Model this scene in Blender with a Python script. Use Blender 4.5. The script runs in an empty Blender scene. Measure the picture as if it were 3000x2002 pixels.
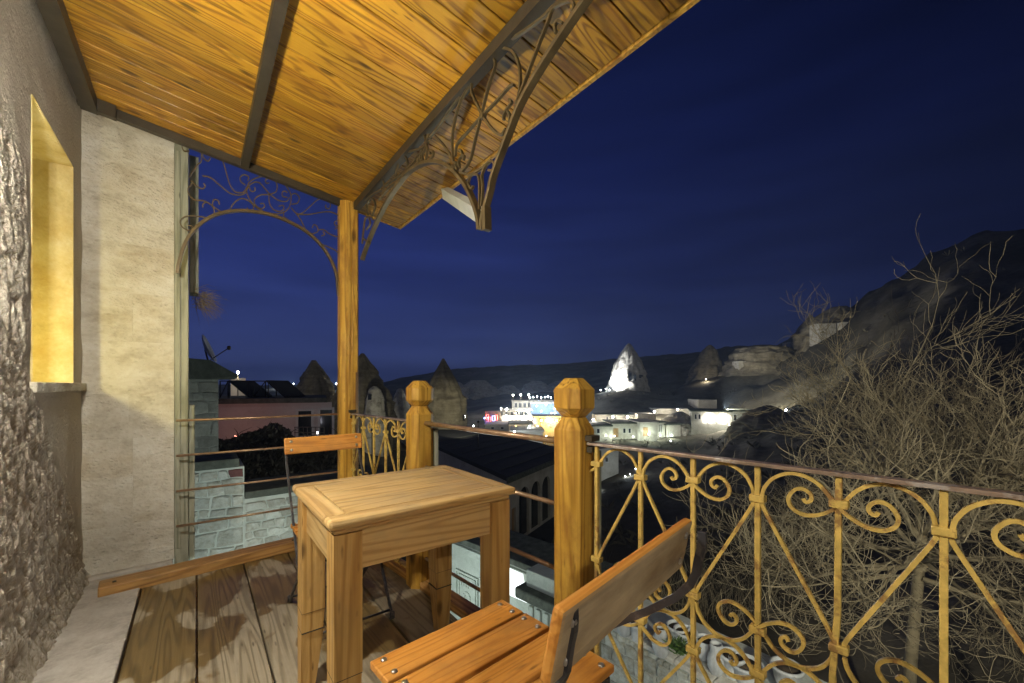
import bpy, bmesh, math, random
import numpy as np
from mathutils import Vector, Matrix, noise
random.seed(7); np.random.seed(7)
S = bpy.context.scene
COL = S.collection
R = math.radians

# ------------------------------------------------------------------ camera
YAW = math.atan(925/1200.0)
EYE = 1.15
cam = bpy.data.cameras.new('camera'); camo = bpy.data.objects.new('camera', cam); COL.objects.link(camo)
camo.location = (0, 0, EYE); camo.rotation_euler = (R(90), 0, -YAW)
cam.sensor_width = 36.0; cam.lens = 14.4; cam.shift_y = 0.043
cam.clip_start = 0.05; cam.clip_end = 3000
S.camera = camo

# ------------------------------------------------------------------ night sky
W_ = bpy.data.worlds.new('World'); S.world = W_; W_.use_nodes = True
wt = W_.node_tree; wn = wt.nodes; wl = wt.links; wn.clear()
wo = wn.new('ShaderNodeOutputWorld'); wb = wn.new('ShaderNodeBackground'); wl.new(wb.outputs[0], wo.inputs[0])
tc = wn.new('ShaderNodeTexCoord')
sx = wn.new('ShaderNodeSeparateXYZ'); wl.new(tc.outputs['Generated'], sx.inputs[0])
# height gradient of a dark blue hour sky
hr = wn.new('ShaderNodeValToRGB'); wl.new(sx.outputs[2], hr.inputs[0])
e = hr.color_ramp.elements
e[0].position = 0.0; e[0].color = (0.036, 0.052, 0.150, 1)
e[1].position = 1.0; e[1].color = (0.0022, 0.0045, 0.026, 1)
for p_, c_ in ((0.10, (0.0245, 0.038, 0.135)), (0.24, (0.0145, 0.024, 0.113)), (0.45, (0.0075, 0.0135, 0.080)), (0.7, (0.0035, 0.007, 0.042))):
    q_ = e.new(p_); q_.color = c_ + (1,)
# the western side still holds dusk light, the eastern side is night
dt = wn.new('ShaderNodeVectorMath'); dt.operation = 'DOT_PRODUCT'; wl.new(tc.outputs['Generated'], dt.inputs[0])
dt.inputs[1].default_value = (-0.45, 0.89, 0.0)
mr = wn.new('ShaderNodeMapRange'); wl.new(dt.outputs['Value'], mr.inputs[0])
mr.inputs[1].default_value = -0.60; mr.inputs[2].default_value = 0.80; mr.inputs[3].default_value = 0.10; mr.inputs[4].default_value = 1.15
cn = wn.new('ShaderNodeTexNoise'); cn.inputs['Scale'].default_value = 2.2; cn.inputs['Detail'].default_value = 5
cm = wn.new('ShaderNodeMapping'); cm.inputs['Scale'].default_value = (0.8, 0.8, 6.0); wl.new(tc.outputs['Generated'], cm.inputs[0]); wl.new(cm.outputs[0], cn.inputs[0])
cr = wn.new('ShaderNodeMapRange'); wl.new(cn.outputs[0], cr.inputs[0])
cr.inputs[1].default_value = 0.35; cr.inputs[2].default_value = 0.72; cr.inputs[3].default_value = 0.84; cr.inputs[4].default_value = 1.30
mm = wn.new('ShaderNodeMath'); mm.operation = 'MULTIPLY'; wl.new(mr.outputs[0], mm.inputs[0]); wl.new(cr.outputs[0], mm.inputs[1])
mx = wn.new('ShaderNodeVectorMath'); mx.operation = 'SCALE'; wl.new(hr.outputs[0], mx.inputs[0]); wl.new(mm.outputs[0], mx.inputs['Scale'])
sky = wn.new('ShaderNodeTexSky'); sky.sky_type = 'NISHITA'; sky.sun_disc = False
sky.sun_elevation = R(-6.0); sky.sun_rotation = R(-40); sky.air_density = 1.5
sk = wn.new('ShaderNodeVectorMath'); sk.operation = 'SCALE'; wl.new(sky.outputs[0], sk.inputs[0]); sk.inputs['Scale'].default_value = 0.05
ad = wn.new('ShaderNodeVectorMath'); ad.operation = 'ADD'; wl.new(mx.outputs[0], ad.inputs[0]); wl.new(sk.outputs[0], ad.inputs[1])
wl.new(ad.outputs[0], wb.inputs[0]); wb.inputs[1].default_value = 1.12

# faint moonlight
sun = bpy.data.lights.new('moon', 'SUN'); suno = bpy.data.objects.new('moon', sun); COL.objects.link(suno)
sun.energy = 0.07; sun.angle = R(0.5); sun.color = (0.95, 0.95, 0.90); suno.rotation_euler = (R(48), 0, R(-20))

S.view_settings.view_transform = 'Standard'; S.view_settings.look = 'None'
S.view_settings.exposure = 0.0; S.view_settings.gamma = 1.0; S.view_settings.use_curve_mapping = False
S.render.engine = 'CYCLES'
S.cycles.use_denoising = True
S.cycles.max_bounces = 6; S.cycles.diffuse_bounces = 4
S.cycles.sample_clamp_indirect = 4.0

# ------------------------------------------------------------------ geometry helpers
DV = Vector((math.sin(YAW), math.cos(YAW), 0)); RV = Vector((math.cos(YAW), -math.sin(YAW), 0)); UV = Vector((0, 0, 1)); EO = Vector((0, 0, EYE))
def ray(px, py): return DV + RV*((px-1500)/1200.0) - UV*((py-1130)/1200.0)
def at(px, py, D): return EO + ray(px, py)*D                       # a point seen in direction (px, py), D metres away
def onx(px, py, x): q = ray(px, py); return EO + q*(x/q.x)
def ony(px, py, y): q = ray(px, py); return EO + q*(y/q.y)

def catmull(pts, n=6, closed=False):
    P = [Vector(p) for p in pts]; out = []; m = len(P)
    if m < 3: return P
    rng = range(m if closed else m-1)
    for i in rng:
        if closed: p0, p1, p2, p3 = P[(i-1) % m], P[i], P[(i+1) % m], P[(i+2) % m]
        else: p0, p1, p2, p3 = P[max(i-1, 0)], P[i], P[i+1], P[min(i+2, m-1)]
        for k in range(n):
            t = k/n
            out.append(0.5*((2*p1) + (p2-p0)*t + (2*p0-5*p1+4*p2-p3)*t*t + (3*p1-p0-3*p2+p3)*t*t*t))
    if not closed: out.append(P[-1])
    return out

class MB:
    def __init__(self): self.v = []; self.f = []; self.s = []
    def add(self, vs, fs, smooth=False):
        o = len(self.v); self.v += [tuple(v) for v in vs]
        for f in fs: self.f.append([i+o for i in f]); self.s.append(smooth)
        return self
    def box(self, a, b, M=None):
        x0, y0, z0 = a; x1, y1, z1 = b
        vs = [(x0,y0,z0),(x1,y0,z0),(x1,y1,z0),(x0,y1,z0),(x0,y0,z1),(x1,y0,z1),(x1,y1,z1),(x0,y1,z1)]
        if M is not None: vs = [M @ Vector(v) for v in vs]
        return self.add(vs, [(0,3,2,1),(4,5,6,7),(0,1,5,4),(1,2,6,5),(2,3,7,6),(3,0,4,7)])
    def prism(self, poly, z0, z1, M=None):
        n = len(poly); vs = [(p[0],p[1],z0) for p in poly] + [(p[0],p[1],z1) for p in poly]
        if M is not None: vs = [M @ Vector(v) for v in vs]
        fs = [tuple(reversed(range(n))), tuple(range(n, 2*n))] + [(i,(i+1)%n,n+(i+1)%n,n+i) for i in range(n)]
        return self.add(vs, fs)
    def loft(self, rings, cap=True, smooth=False):
        n = len(rings[0]); vs = [p for r in rings for p in r]; fs = []
        for k in range(len(rings)-1):
            for i in range(n): fs.append((k*n+i, k*n+(i+1)%n, (k+1)*n+(i+1)%n, (k+1)*n+i))
        if cap: fs.append(tuple(reversed(range(n)))); fs.append(tuple(range((len(rings)-1)*n, len(rings)*n)))
        return self.add(vs, fs, smooth)
    def tube(self, pts, r, sides=6, closed=False, smooth=True):
        P = [Vector(p) for p in pts]; n = len(P); rs = r if isinstance(r, (list, tuple)) else [r]*n
        rings = []; prev = None
        for i in range(n):
            a = P[(i-1) % n] if (closed or i > 0) else P[i]; b = P[(i+1) % n] if (closed or i < n-1) else P[i]
            t = (b-a); t = t.normalized() if t.length > 1e-9 else Vector((0,0,1))
            if prev is None:
                up = Vector((0,0,1)) if abs(t.z) < 0.9 else Vector((1,0,0)); nx = t.cross(up).normalized()
            else:
                nx = prev - t*prev.dot(t)
                nx = nx.normalized() if nx.length > 1e-6 else t.orthogonal().normalized()
            prev = nx; ny = t.cross(nx)
            rings.append([P[i] + (nx*math.cos(2*math.pi*k/sides) + ny*math.sin(2*math.pi*k/sides))*rs[i] for k in range(sides)])
        if closed: rings.append(rings[0]); return self.loft(rings, False, smooth)
        return self.loft(rings, True, smooth)
    def strip(self, pts, w, t, nrm, closed=False):
        """flat bar: w in the plane of the curve, t along the normal"""
        P = [Vector(p) for p in pts]; n = len(P); N = Vector(nrm).normalized(); rings = []
        for i in range(n):
            a = P[(i-1) % n] if (closed or i > 0) else P[i]; b = P[(i+1) % n] if (closed or i < n-1) else P[i]
            d = (b-a).normalized(); c = d.cross(N).normalized()*(w/2); m = N*(t/2)
            rings.append([P[i]+c+m, P[i]-c+m, P[i]-c-m, P[i]+c-m])
        if closed: rings.append(rings[0])
        return self.loft(rings, not closed)
    def lathe(self, prof, c, n=16, smooth=True, cap=True):
        rings = [[(c[0]+r*math.cos(2*math.pi*k/n), c[1]+r*math.sin(2*math.pi*k/n), c[2]+z) for k in range(n)] for r, z in prof]
        return self.loft(rings, cap, smooth)
    def mesh(self, name):
        me = bpy.data.meshes.new(name); me.from_pydata(self.v, [], self.f)
        me.polygons.foreach_set('use_smooth', self.s); me.update()
        return me

def tag(o, label=None, cat=None, group=None, kind=None):
    if label: o['label'] = label
    if cat: o['category'] = cat
    if group: o['group'] = group
    if kind: o['kind'] = kind
    return o
def root(name, loc, label, cat, group=None, rz=0.0):
    o = bpy.data.objects.new(name, None); COL.objects.link(o); o.location = loc; o.rotation_euler = (0, 0, rz); o.empty_display_size = 0.05
    return tag(o, label, cat, group)
def link(name, me, m, parent=None, loc=None, rot=None, bevel=0.0):
    o = bpy.data.objects.new(name, me); COL.objects.link(o)
    if m is not None and not me.materials: me.materials.append(m)
    if parent is not None: o.parent = parent
    if loc is not None: o.location = loc
    if rot is not None: o.rotation_euler = rot
    if bevel: 
        b = o.modifiers.new('edge', 'BEVEL'); b.width = bevel; b.segments = 2; b.limit_method = 'ANGLE'; b.angle_limit = R(35)
    return o
def part(name, mb, m, parent, world=True, bevel=0.0, label=None, kind=None):
    """one mesh part; world=True: the builder holds world coordinates of an unrotated thing"""
    if world and parent is not None:
        acc = Vector((0,0,0)); p = parent
        while p is not None: acc += p.location; p = p.parent
        mb.v = [(v[0]-acc.x, v[1]-acc.y, v[2]-acc.z) for v in mb.v]
    return tag(link(name, mb.mesh(name), m, parent, bevel=bevel), label, None, None, kind)
def plank(name, p0, axis, length, width, thick, m, parent, across, jit=0.0, bevel=0.003, rnd=True):
    """a board with its own local frame: x along, y across, z thickness (so that grain runs along it). p0 = centre of one end"""
    ax = Vector(axis).normalized(); ac = Vector(across); ac = (ac - ax*ac.dot(ax)).normalized(); n = ax.cross(ac)
    mb = MB(); mb.box((0, -width/2, -thick/2), (length, width/2, thick/2))
    o = link(name, mb.mesh(name), m, parent, bevel=bevel)
    M = Matrix((ax, ac, n)).transposed().to_4x4(); M.translation = Vector(p0) + n*random.uniform(-jit, jit)
    acc = Vector((0,0,0)); p = parent
    while p is not None: acc += p.location; p = p.parent
    M.translation -= acc
    o.matrix_local = M
    return o

# ------------------------------------------------------------------ materials
class NT:
    def __init__(self, name):
        self.m = bpy.data.materials.new(name); self.m.use_nodes = True; self.t = self.m.node_tree
        self.b = self.t.nodes['Principled BSDF']; self.coord = self.n('ShaderNodeTexCoord'); self.geo = None
    def n(self, k, **kw):
        x = self.t.nodes.new(k)
        for a, v in kw.items(): setattr(x, a, v)
        return x
    def l(self, a, b): self.t.links.new(a, b); return b
    def math(self, op, a, b=None, c=None, clamp=False):
        x = self.n('ShaderNodeMath', operation=op); x.use_clamp = clamp
        for i, v in enumerate((a, b, c)):
            if v is None: continue
            if isinstance(v, (int, float)): x.inputs[i].default_value = v
            else: self.l(v, x.inputs[i])
        return x.outputs[0]
    def vm(self, op, a, b):
        x = self.n('ShaderNodeVectorMath', operation=op)
        for i, v in enumerate((a, b)):
            if isinstance(v, tuple): x.inputs[i].default_value = v
            else: self.l(v, x.inputs[i])
        return x.outputs[0]
    def noise(self, vec, scale, detail=3, rough=0.55, dist=0.0):
        x = self.n('ShaderNodeTexNoise'); x.inputs['Scale'].default_value = scale; x.inputs['Detail'].default_value = detail
        x.inputs['Roughness'].default_value = rough; x.inputs['Distortion'].default_value = dist; self.l(vec, x.inputs['Vector']); return x.outputs['Fac']
    def voro(self, vec, scale, feat='F1'):
        x = self.n('ShaderNodeTexVoronoi', feature=feat); x.inputs['Scale'].default_value = scale; self.l(vec, x.inputs['Vector']); return x.outputs['Distance']
    def ramp(self, f, stops):
        x = self.n('ShaderNodeValToRGB'); el = x.color_ramp.elements
        while len(el) < len(stops): el.new(0.5)
        for i, (p, c) in enumerate(stops): el[i].position = p; el[i].color = tuple(c)+(1,) if len(c) == 3 else c
        self.l(f, x.inputs[0]); return x.outputs[0]
    def mix(self, f, a, b, blend='MIX'):
        x = self.n('ShaderNodeMix', data_type='RGBA', blend_type=blend)
        for s, v in ((x.inputs[0], f), (x.inputs[6], a), (x.inputs[7], b)):
            if isinstance(v, (int, float)): s.default_value = v
            elif isinstance(v, tuple): s.default_value = v+(1,) if len(v) == 3 else v
            else: self.l(v, s)
        return x.outputs[2]
    def mrange(self, f, a, b, c=0.0, d=1.0, smooth=False):
        x = self.n('ShaderNodeMapRange'); x.interpolation_type = 'SMOOTHSTEP' if smooth else 'LINEAR'
        self.l(f, x.inputs[0])
        for i, v in enumerate((a, b, c, d)): x.inputs[i+1].default_value = v
        return x.outputs[0]
    def bump(self, h, strength=0.4, dist=0.01, prev=None):
        x = self.n('ShaderNodeBump'); x.inputs['Strength'].default_value = strength; x.inputs['Distance'].default_value = dist
        self.l(h, x.inputs['Height'])
        if prev is not None: self.l(prev, x.inputs['Normal'])
        self.l(x.outputs[0], self.b.inputs['Normal']); return x.outputs[0]
    def set(self, color=None, rough=None, metal=None, spec=None):
        for nm, v in (('Base Color', color), ('Roughness', rough), ('Metallic', metal), ('Specular IOR Level', spec)):
            if v is None: continue
            s = self.b.inputs[nm]
            if isinstance(v, (int, float)): s.default_value = v
            elif isinstance(v, tuple): s.default_value = v+(1,) if len(v) == 3 else v
            else: self.l(v, s)
        return self.m

def wood(name, dark, mid, light, axis='X', rings=15.0, rough=0.5, knots=0.035, stain=None, bump=0.42, wet=False, tone=0.25, fig=1.0, gr=0.36, kd=1.0, gs=1.0, face=None):
    t = NT(name); oi = t.n('ShaderNodeObjectInfo')
    rv = t.n('ShaderNodeCombineXYZ')
    for i, k in enumerate((37.0, 71.0, 53.0)): t.l(t.math('MULTIPLY', oi.outputs['Random'], k), rv.inputs[i])
    sep = t.n('ShaderNodeSeparateXYZ'); t.l(t.coord.outputs['Object'], sep.inputs[0])
    cmb = t.n('ShaderNodeCombineXYZ'); order = {'X': (0,1,2), 'Y': (1,0,2), 'Z': (2,0,1)}[axis]
    for i, k in enumerate(order): t.l(sep.outputs[k], cmb.inputs[i])
    p = t.vm('ADD', cmb.outputs[0], rv.outputs[0])
    low = t.noise(t.vm('MULTIPLY', p, (0.70*gs, 10.5, 10.5)), 1.0*fig, 1.2, 0.42, 0.08)
    ring = t.math('SINE', t.math('MULTIPLY', low, rings*6.28))
    ring = t.mrange(ring, -0.2, 1.0, 0, 1)
    fine = t.noise(t.vm('MULTIPLY', p, (2.2, 95, 95)), 1.0, 3, 0.65)
    f = t.math('ADD', t.math('MULTIPLY', ring, gr), t.math('MULTIPLY', fine, 0.62))
    col = t.ramp(f, [(0.12, light), (0.48, mid), (0.92, dark)])
    if knots:
        kv = t.voro(t.vm('MULTIPLY', p, (1.3, 3.4, 3.4)), 1.6*kd)
        kf = t.mrange(kv, knots, knots*3.2, 1, 0, True)
        col = t.mix(t.math('MULTIPLY', kf, 0.85), col, tuple(c*0.35 for c in dark))
    # dark specks, dents and short cracks along the grain
    sp1 = t.voro(t.vm('MULTIPLY', p, (9.0, 46.0, 46.0)), 1.0); msk = t.mrange(t.noise(p, 5.0, 3, 0.6), 0.50, 0.62, 0, 1)
    col = t.mix(t.math('MULTIPLY', t.math('MULTIPLY', t.mrange(sp1, 0.10, 0.24, 1, 0), msk), 0.75), col, tuple(c*0.45 for c in dark))
    crk = t.voro(t.vm('MULTIPLY', p, (1.1, 30.0, 30.0)), 1.0); mk2 = t.mrange(t.noise(p, 3.1, 3, 0.6), 0.54, 0.62, 0, 1)
    col = t.mix(t.math('MULTIPLY', t.math('MULTIPLY', t.mrange(crk, 0.03, 0.12, 1, 0), mk2), 0.7), col, tuple(c*0.4 for c in dark))
    if face:   # the broad face has weathered, the edges kept their varnish
        sn = t.n('ShaderNodeSeparateXYZ'); t.l(t.coord.outputs['Normal'], sn.inputs[0])
        fz = t.mrange(t.math('ABSOLUTE', sn.outputs[2]), 0.75, 0.95, 0, 1)
        fb = t.ramp(t.noise(t.vm('MULTIPLY', p, (3.0, 9.0, 9.0)), 1.6, 5, 0.65), [(0.32, face[0]), (0.52, face[1]), (0.70, face[2])])
        col = t.mix(t.math('MULTIPLY', fz, 0.82), col, fb)
    tn = t.mrange(oi.outputs['Random'], 0, 1, 1-tone, 1+tone*0.6)
    cc = t.n('ShaderNodeCombineXYZ')
    for i in range(3): t.l(tn, cc.inputs[i])
    col = t.mix(1.0, col, cc.outputs[0], 'MULTIPLY')
    blot = t.noise(p, 2.6, 4, 0.65)
    rr = t.mrange(blot, 0.3, 0.7, rough-0.08, rough+0.12)
    if stain:
        amt, scol, sc = stain
        sp = t.noise(t.vm('MULTIPLY', p, (1.0, 1.8, 1.8)), sc, 5, 0.7)
        col = t.mix(t.math('MULTIPLY', t.mrange(sp, 0.48, 0.66, 0, 1), amt), col, scol)
    if wet:
        g = t.n('ShaderNodeNewGeometry'); s2 = t.n('ShaderNodeSeparateXYZ'); t.l(g.outputs['Position'], s2.inputs[0])
        wn_ = t.noise(t.vm('MULTIPLY', g.outputs['Position'], (1.6, 1.1, 0.0)), 1.5, 5, 0.52, 0.3)
        yy = t.mrange(s2.outputs[1], 1.7, 2.4, -0.10, 0.035)
        w = t.mrange(t.math('ADD', wn_, yy), 0.475, 0.495, 0, 1)
        col = t.mix(w, col, t.mix(1.0, col, (0.50, 0.39, 0.19), 'MULTIPLY'))
        rr = t.mix(w, rr, (0.28, 0.28, 0.28))
    t.bump(f, bump, 0.004)
    return t.set(col, rr)

def stone(name, cols, scale=6.0, bump=0.5, rough=0.9, stretch=(1,1,1), dist=0.02, fine=45.0, stain=None, rnd=0.0, worn_shade=None, strata=0.0):
    t = NT(name); p = t.vm('MULTIPLY', t.coord.outputs['Object'], stretch)
    oi = t.n('ShaderNodeObjectInfo')
    if rnd:
        rv = t.n('ShaderNodeCombineXYZ')
        for i, k in enumerate((31.0, 57.0, 43.0)): t.l(t.math('MULTIPLY', oi.outputs['Random'], k), rv.inputs[i])
        p = t.vm('ADD', p, rv.outputs[0])
    a = t.noise(p, scale, 6, 0.62); b = t.noise(p, fine, 4, 0.65)
    f = t.math('ADD', t.math('MULTIPLY', a, 0.72), t.math('MULTIPLY', b, 0.28))
    if strata:
        sv = t.noise(t.vm('MULTIPLY', t.coord.outputs['Object'], (0.35, 0.35, 3.2)), strata, 5, 0.7, 0.4)
        f = t.math('ADD', t.math('MULTIPLY', f, 0.5), t.math('MULTIPLY', sv, 0.5))
    n = len(cols); col = t.ramp(f, [(0.30+0.40*i/(n-1), c) for i, c in enumerate(cols)])
    if stain:
        amt, scol, sc = stain
        sp = t.noise(p, sc, 6, 0.7); col = t.mix(t.math('MULTIPLY', t.mrange(sp, 0.50, 0.68, 0, 1), amt), col, scol)
    if rnd:
        tn = t.mrange(oi.outputs['Random'], 0, 1, 1-rnd, 1+rnd*0.5); cc = t.n('ShaderNodeCombineXYZ')
        for i in range(3): t.l(tn, cc.inputs[i])
        col = t.mix(1.0, col, cc.outputs[0], 'MULTIPLY')
    if worn_shade:  # relief shading put into colour: recesses brown, ridges pale, with dirt and fresh stone
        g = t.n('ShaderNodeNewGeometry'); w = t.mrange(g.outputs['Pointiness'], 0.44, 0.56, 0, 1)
        col = t.mix(w, worn_shade[0], t.mix(0.65, col, worn_shade[1]))
    pits = t.mrange(t.voro(p, fine*0.8), 0.0, 0.35, 0, 1)
    t.bump(t.math('ADD', f, t.math('MULTIPLY', pits, 0.15)), bump, dist)
    return t.set(col, rough, spec=0.06)

def plain(name, c, rough=0.6, metal=0.0, var=0.25, scale=8.0, bump=0.1, spot=None):
    t = NT(name); f = t.noise(t.coord.outputs['Object'], scale, 5, 0.65)
    col = t.ramp(f, [(0.3, tuple(x*(1-var) for x in c)), (0.7, tuple(min(1, x*(1+var)) for x in c))])
    if spot:
        amt, scol, sc = spot; sp = t.noise(t.coord.outputs['Object'], sc, 5, 0.7)
        col = t.mix(t.math('MULTIPLY', t.mrange(sp, 0.53, 0.62, 0, 1), amt), col, scol)
    if bump: t.bump(f, bump, 0.005)
    return t.set(col, rough, metal)
def emit(name, c, s):
    t = NT(name); t.set((0.8, 0.8, 0.8), 0.4); t.b.inputs['Emission Color'].default_value = c+(1,); t.b.inputs['Emission Strength'].default_value = s
    return t.m

M = dict(
    roof=wood('ceiling_pine', (0.16,0.060,0.005), (0.45,0.226,0.016), (0.59,0.328,0.029), rings=11, rough=0.40, tone=0.42, knots=0.075, kd=2.2, gr=0.46, gs=1.7, stain=(0.40,(0.30,0.10,0.008),1.5)),
    post=wood('post_pine', (0.22,0.085,0.008), (0.55,0.305,0.042), (0.69,0.425,0.080), axis='Z', rings=9, rough=0.42, tone=0.08, knots=0.05, stain=(0.65,(0.30,0.13,0.025),3.2)),
    table=wood('table_pine', (0.30,0.16,0.045), (0.58,0.38,0.15), (0.70,0.50,0.23), rings=9, rough=0.42, tone=0.12, knots=0.035, stain=(0.6,(0.34,0.25,0.15),2.4)),
    leg=wood('table_leg_pine', (0.26,0.12,0.03), (0.50,0.29,0.085), (0.62,0.40,0.15), axis='Z', rings=9, rough=0.42, tone=0.15, knots=0.035, stain=(0.4,(0.24,0.15,0.07),2.4)),
    seat=wood('chair_slat_wood', (0.30,0.09,0.012), (0.60,0.25,0.040), (0.70,0.34,0.075), rings=8, fig=1.7, gr=0.28, rough=0.45, tone=0.12, knots=0.03, stain=(0.4,(0.26,0.12,0.045),4.0)),
    back=wood('weathered_slat_wood', (0.30,0.09,0.012), (0.60,0.25,0.040), (0.70,0.34,0.075), rings=8, fig=1.7, gr=0.28, rough=0.55, tone=0.1, knots=0.03, face=((0.13,0.12,0.085),(0.30,0.27,0.19),(0.42,0.36,0.24))),
    floor=wood('weathered_deck_wood', (0.11,0.088,0.055), (0.285,0.24,0.165), (0.40,0.35,0.265), axis='X', rings=10, rough=0.55, tone=0.22, knots=0.025, stain=(0.5,(0.19,0.16,0.12),2.2), wet=True, bump=0.4),
    beam=wood('kerb_beam_wood', (0.16,0.07,0.02), (0.46,0.24,0.07), (0.60,0.36,0.13), rings=8, rough=0.5, tone=0.1, stain=(0.5,(0.12,0.07,0.03),2.0)),
    jamb=wood('grey_weathered_timber', (0.13,0.14,0.10), (0.28,0.29,0.22), (0.40,0.41,0.33), axis='Z', rings=7, rough=0.75, tone=0.05, knots=0.0, stain=(0.5,(0.44,0.44,0.36),2.0)),
    rock=stone('chiselled_tuff', [(0.34,0.29,0.20),(0.52,0.47,0.38),(0.66,0.63,0.56)], 9, 0.9, dist=0.03, fine=60, stain=(0.3,(0.22,0.16,0.08),1.5), worn_shade=((0.34,0.29,0.21),(0.74,0.72,0.67))),
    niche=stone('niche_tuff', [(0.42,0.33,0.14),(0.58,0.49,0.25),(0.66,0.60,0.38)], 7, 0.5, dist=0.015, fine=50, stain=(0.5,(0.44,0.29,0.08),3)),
    block=stone('cream_tuff_block', [(0.44,0.40,0.32),(0.66,0.63,0.55),(0.78,0.77,0.72)], 6, 1.0, dist=0.035, fine=38, stretch=(1,1,1.5), stain=(0.45,(0.46,0.37,0.22),2.2), rnd=0.03),
    flag=stone('pale_flagstone', [(0.32,0.29,0.26),(0.50,0.47,0.43),(0.62,0.60,0.56)], 7, 0.4, rough=0.7, fine=50, rnd=0.15),
    iron=plain('brown_painted_iron', (0.13,0.095,0.045), 0.42, 0.35, 0.3, 14, 0.1),
    dark=plain('dark_steel_beam', (0.060,0.050,0.034), 0.45, 0.3, 0.25, 9, 0.1),
    yellow=plain('chipped_yellow_paint', (0.60,0.42,0.11), 0.5, 0.0, 0.28, 26, 0.5, spot=(0.75,(0.22,0.10,0.04),16)),
    rail=plain('worn_rail_iron', (0.30,0.22,0.17), 0.40, 0.4, 0.35, 16, 0.2, spot=(0.6,(0.62,0.58,0.55),9)),
    pipe=plain('copper_brown_pipe', (0.34,0.22,0.14), 0.35, 0.45, 0.3, 14, 0.1, spot=(0.5,(0.45,0.36,0.2),7)),
    chair=plain('dark_chair_steel', (0.055,0.055,0.065), 0.38, 0.5, 0.3, 14, 0.1, spot=(0.5,(0.2,0.18,0.17),20)),
    screw=plain('bright_screw', (0.55,0.52,0.50), 0.28, 0.9, 0.2, 30, 0),
    strut=plain('white_painted_steel', (0.66,0.68,0.60), 0.5, 0.0, 0.1, 6, 0.1),
)
# ------------------------------------------------------------------ balcony: rock wall with a niche
WX = -0.53
def fbm(p, o=4): return noise.fractal(p, 0.9, 2.1, o)
def chisel(y, z):
    """relief of the hand-dressed rock: long slanting tool marks where it is rough, nearly flat where it was smoothed"""
    lim = 2.16 - 0.35*(y-2.1)                                     # the dressed band under the roof
    rough = max(0.0, min(1.0, (lim-z)/0.10 + 0.5*noise.noise(Vector((y*5, z*5, 1.0)))))
    if y > 2.42 and z > 0.18:                                      # smoothed round the niche and in the slanting panel below it
        edge = 2.60 + max(0.0, 1.10-z)*0.95 + 0.05*noise.noise(Vector((z*7, 3.0, 0))) if z < 1.14 else 2.46
        rough *= max(0.0, min(1.0, (edge-y)/0.05))
    u = y*0.86 + z*0.42; v = -y*0.42 + z*0.86
    s = noise.noise(Vector((u*40, v*9.0, 0.3))) + 0.8*noise.noise(Vector((u*80, v*26, 5.1)))
    s = max(-0.35, min(0.45, s*1.6)) + 0.25*s
    big = noise.noise(Vector((y*3.2, z*3.2, 8.0)))
    h = rough*(0.015*s + 0.005*big + 0.003) + (1-rough)*0.006*noise.noise(Vector((y*6, z*6, 2)))
    if z < 0.12: h += (0.12-z)*0.30                                # foot of the wall flares out
    return h
wall = root('rock_wall', (WX, 1.0, 0), 'chiselled rough tuff wall of the house with a lit yellow niche', 'wall')
NY0, NY1, NZ0, NZ1 = 2.50, 3.20, 1.165, 2.33
ys = sorted(set([round(-2.5+0.25*i, 3) for i in range(16)] + [round(1.55+0.05*i, 3) for i in range(9)] + list(np.round(np.arange(1.98, 3.461, 0.0105), 4)) + [NY0, NY1]))
zs = sorted(set(list(np.round(np.arange(-0.02, 2.84, 0.0125), 4)) + [NZ0, NZ1]))
mb = MB(); idx = {}
for j, z in enumerate(zs):
    for i, y in enumerate(ys):
        idx[i, j] = len(mb.v); mb.v.append((WX + (chisel(y, z) if y > 1.4 else 0), y, z))
for j in range(len(zs)-1):
    for i in range(len(ys)-1):
        yc, zc = (ys[i]+ys[i+1])/2, (zs[j]+zs[j+1])/2
        if NY0 < yc < NY1 and NZ0 < zc < NZ1: continue
        mb.f.append([idx[i,j], idx[i+1,j], idx[i+1,j+1], idx[i,j+1]]); mb.s.append(True)
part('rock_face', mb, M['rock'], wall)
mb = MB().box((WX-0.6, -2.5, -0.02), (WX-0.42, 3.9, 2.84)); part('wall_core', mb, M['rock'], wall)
# niche reveal: far jamb, near jamb, soffit, back (subdivided and slightly uneven)
def sheet(o, u, v, nu, nv, amp, sc=9):
    o, u, v = Vector(o), Vector(u), Vector(v); n = u.cross(v).normalized(); m = MB()
    for j in range(nv+1):
        for i in range(nu+1):
            p = o + u*(i/nu) + v*(j/nv); e = 0 if i in (0, nu) or j in (0, nv) else amp
            m.v.append(tuple(p + n*(e*(noise.noise(p*sc) + 0.5*noise.noise(p*sc*2.7)))))
    for j in range(nv):
        for i in range(nu): a = j*(nu+1)+i; m.f.append([a, a+1, a+nu+2, a+nu+1]); m.s.append(True)
    return m
ND = 0.30
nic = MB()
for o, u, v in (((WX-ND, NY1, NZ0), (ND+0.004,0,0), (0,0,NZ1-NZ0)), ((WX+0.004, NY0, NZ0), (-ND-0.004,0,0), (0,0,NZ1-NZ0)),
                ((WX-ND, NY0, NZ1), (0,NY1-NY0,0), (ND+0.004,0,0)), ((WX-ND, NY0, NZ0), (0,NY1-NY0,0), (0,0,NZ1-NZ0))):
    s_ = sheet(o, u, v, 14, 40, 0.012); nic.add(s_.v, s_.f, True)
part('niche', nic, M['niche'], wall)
sl = MB().box((WX-ND, NY0-0.02, NZ0-0.045), (WX+0.022, 3.425, NZ0)); part('sill', sl, M['block'], wall, bevel=0.006)
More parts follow.
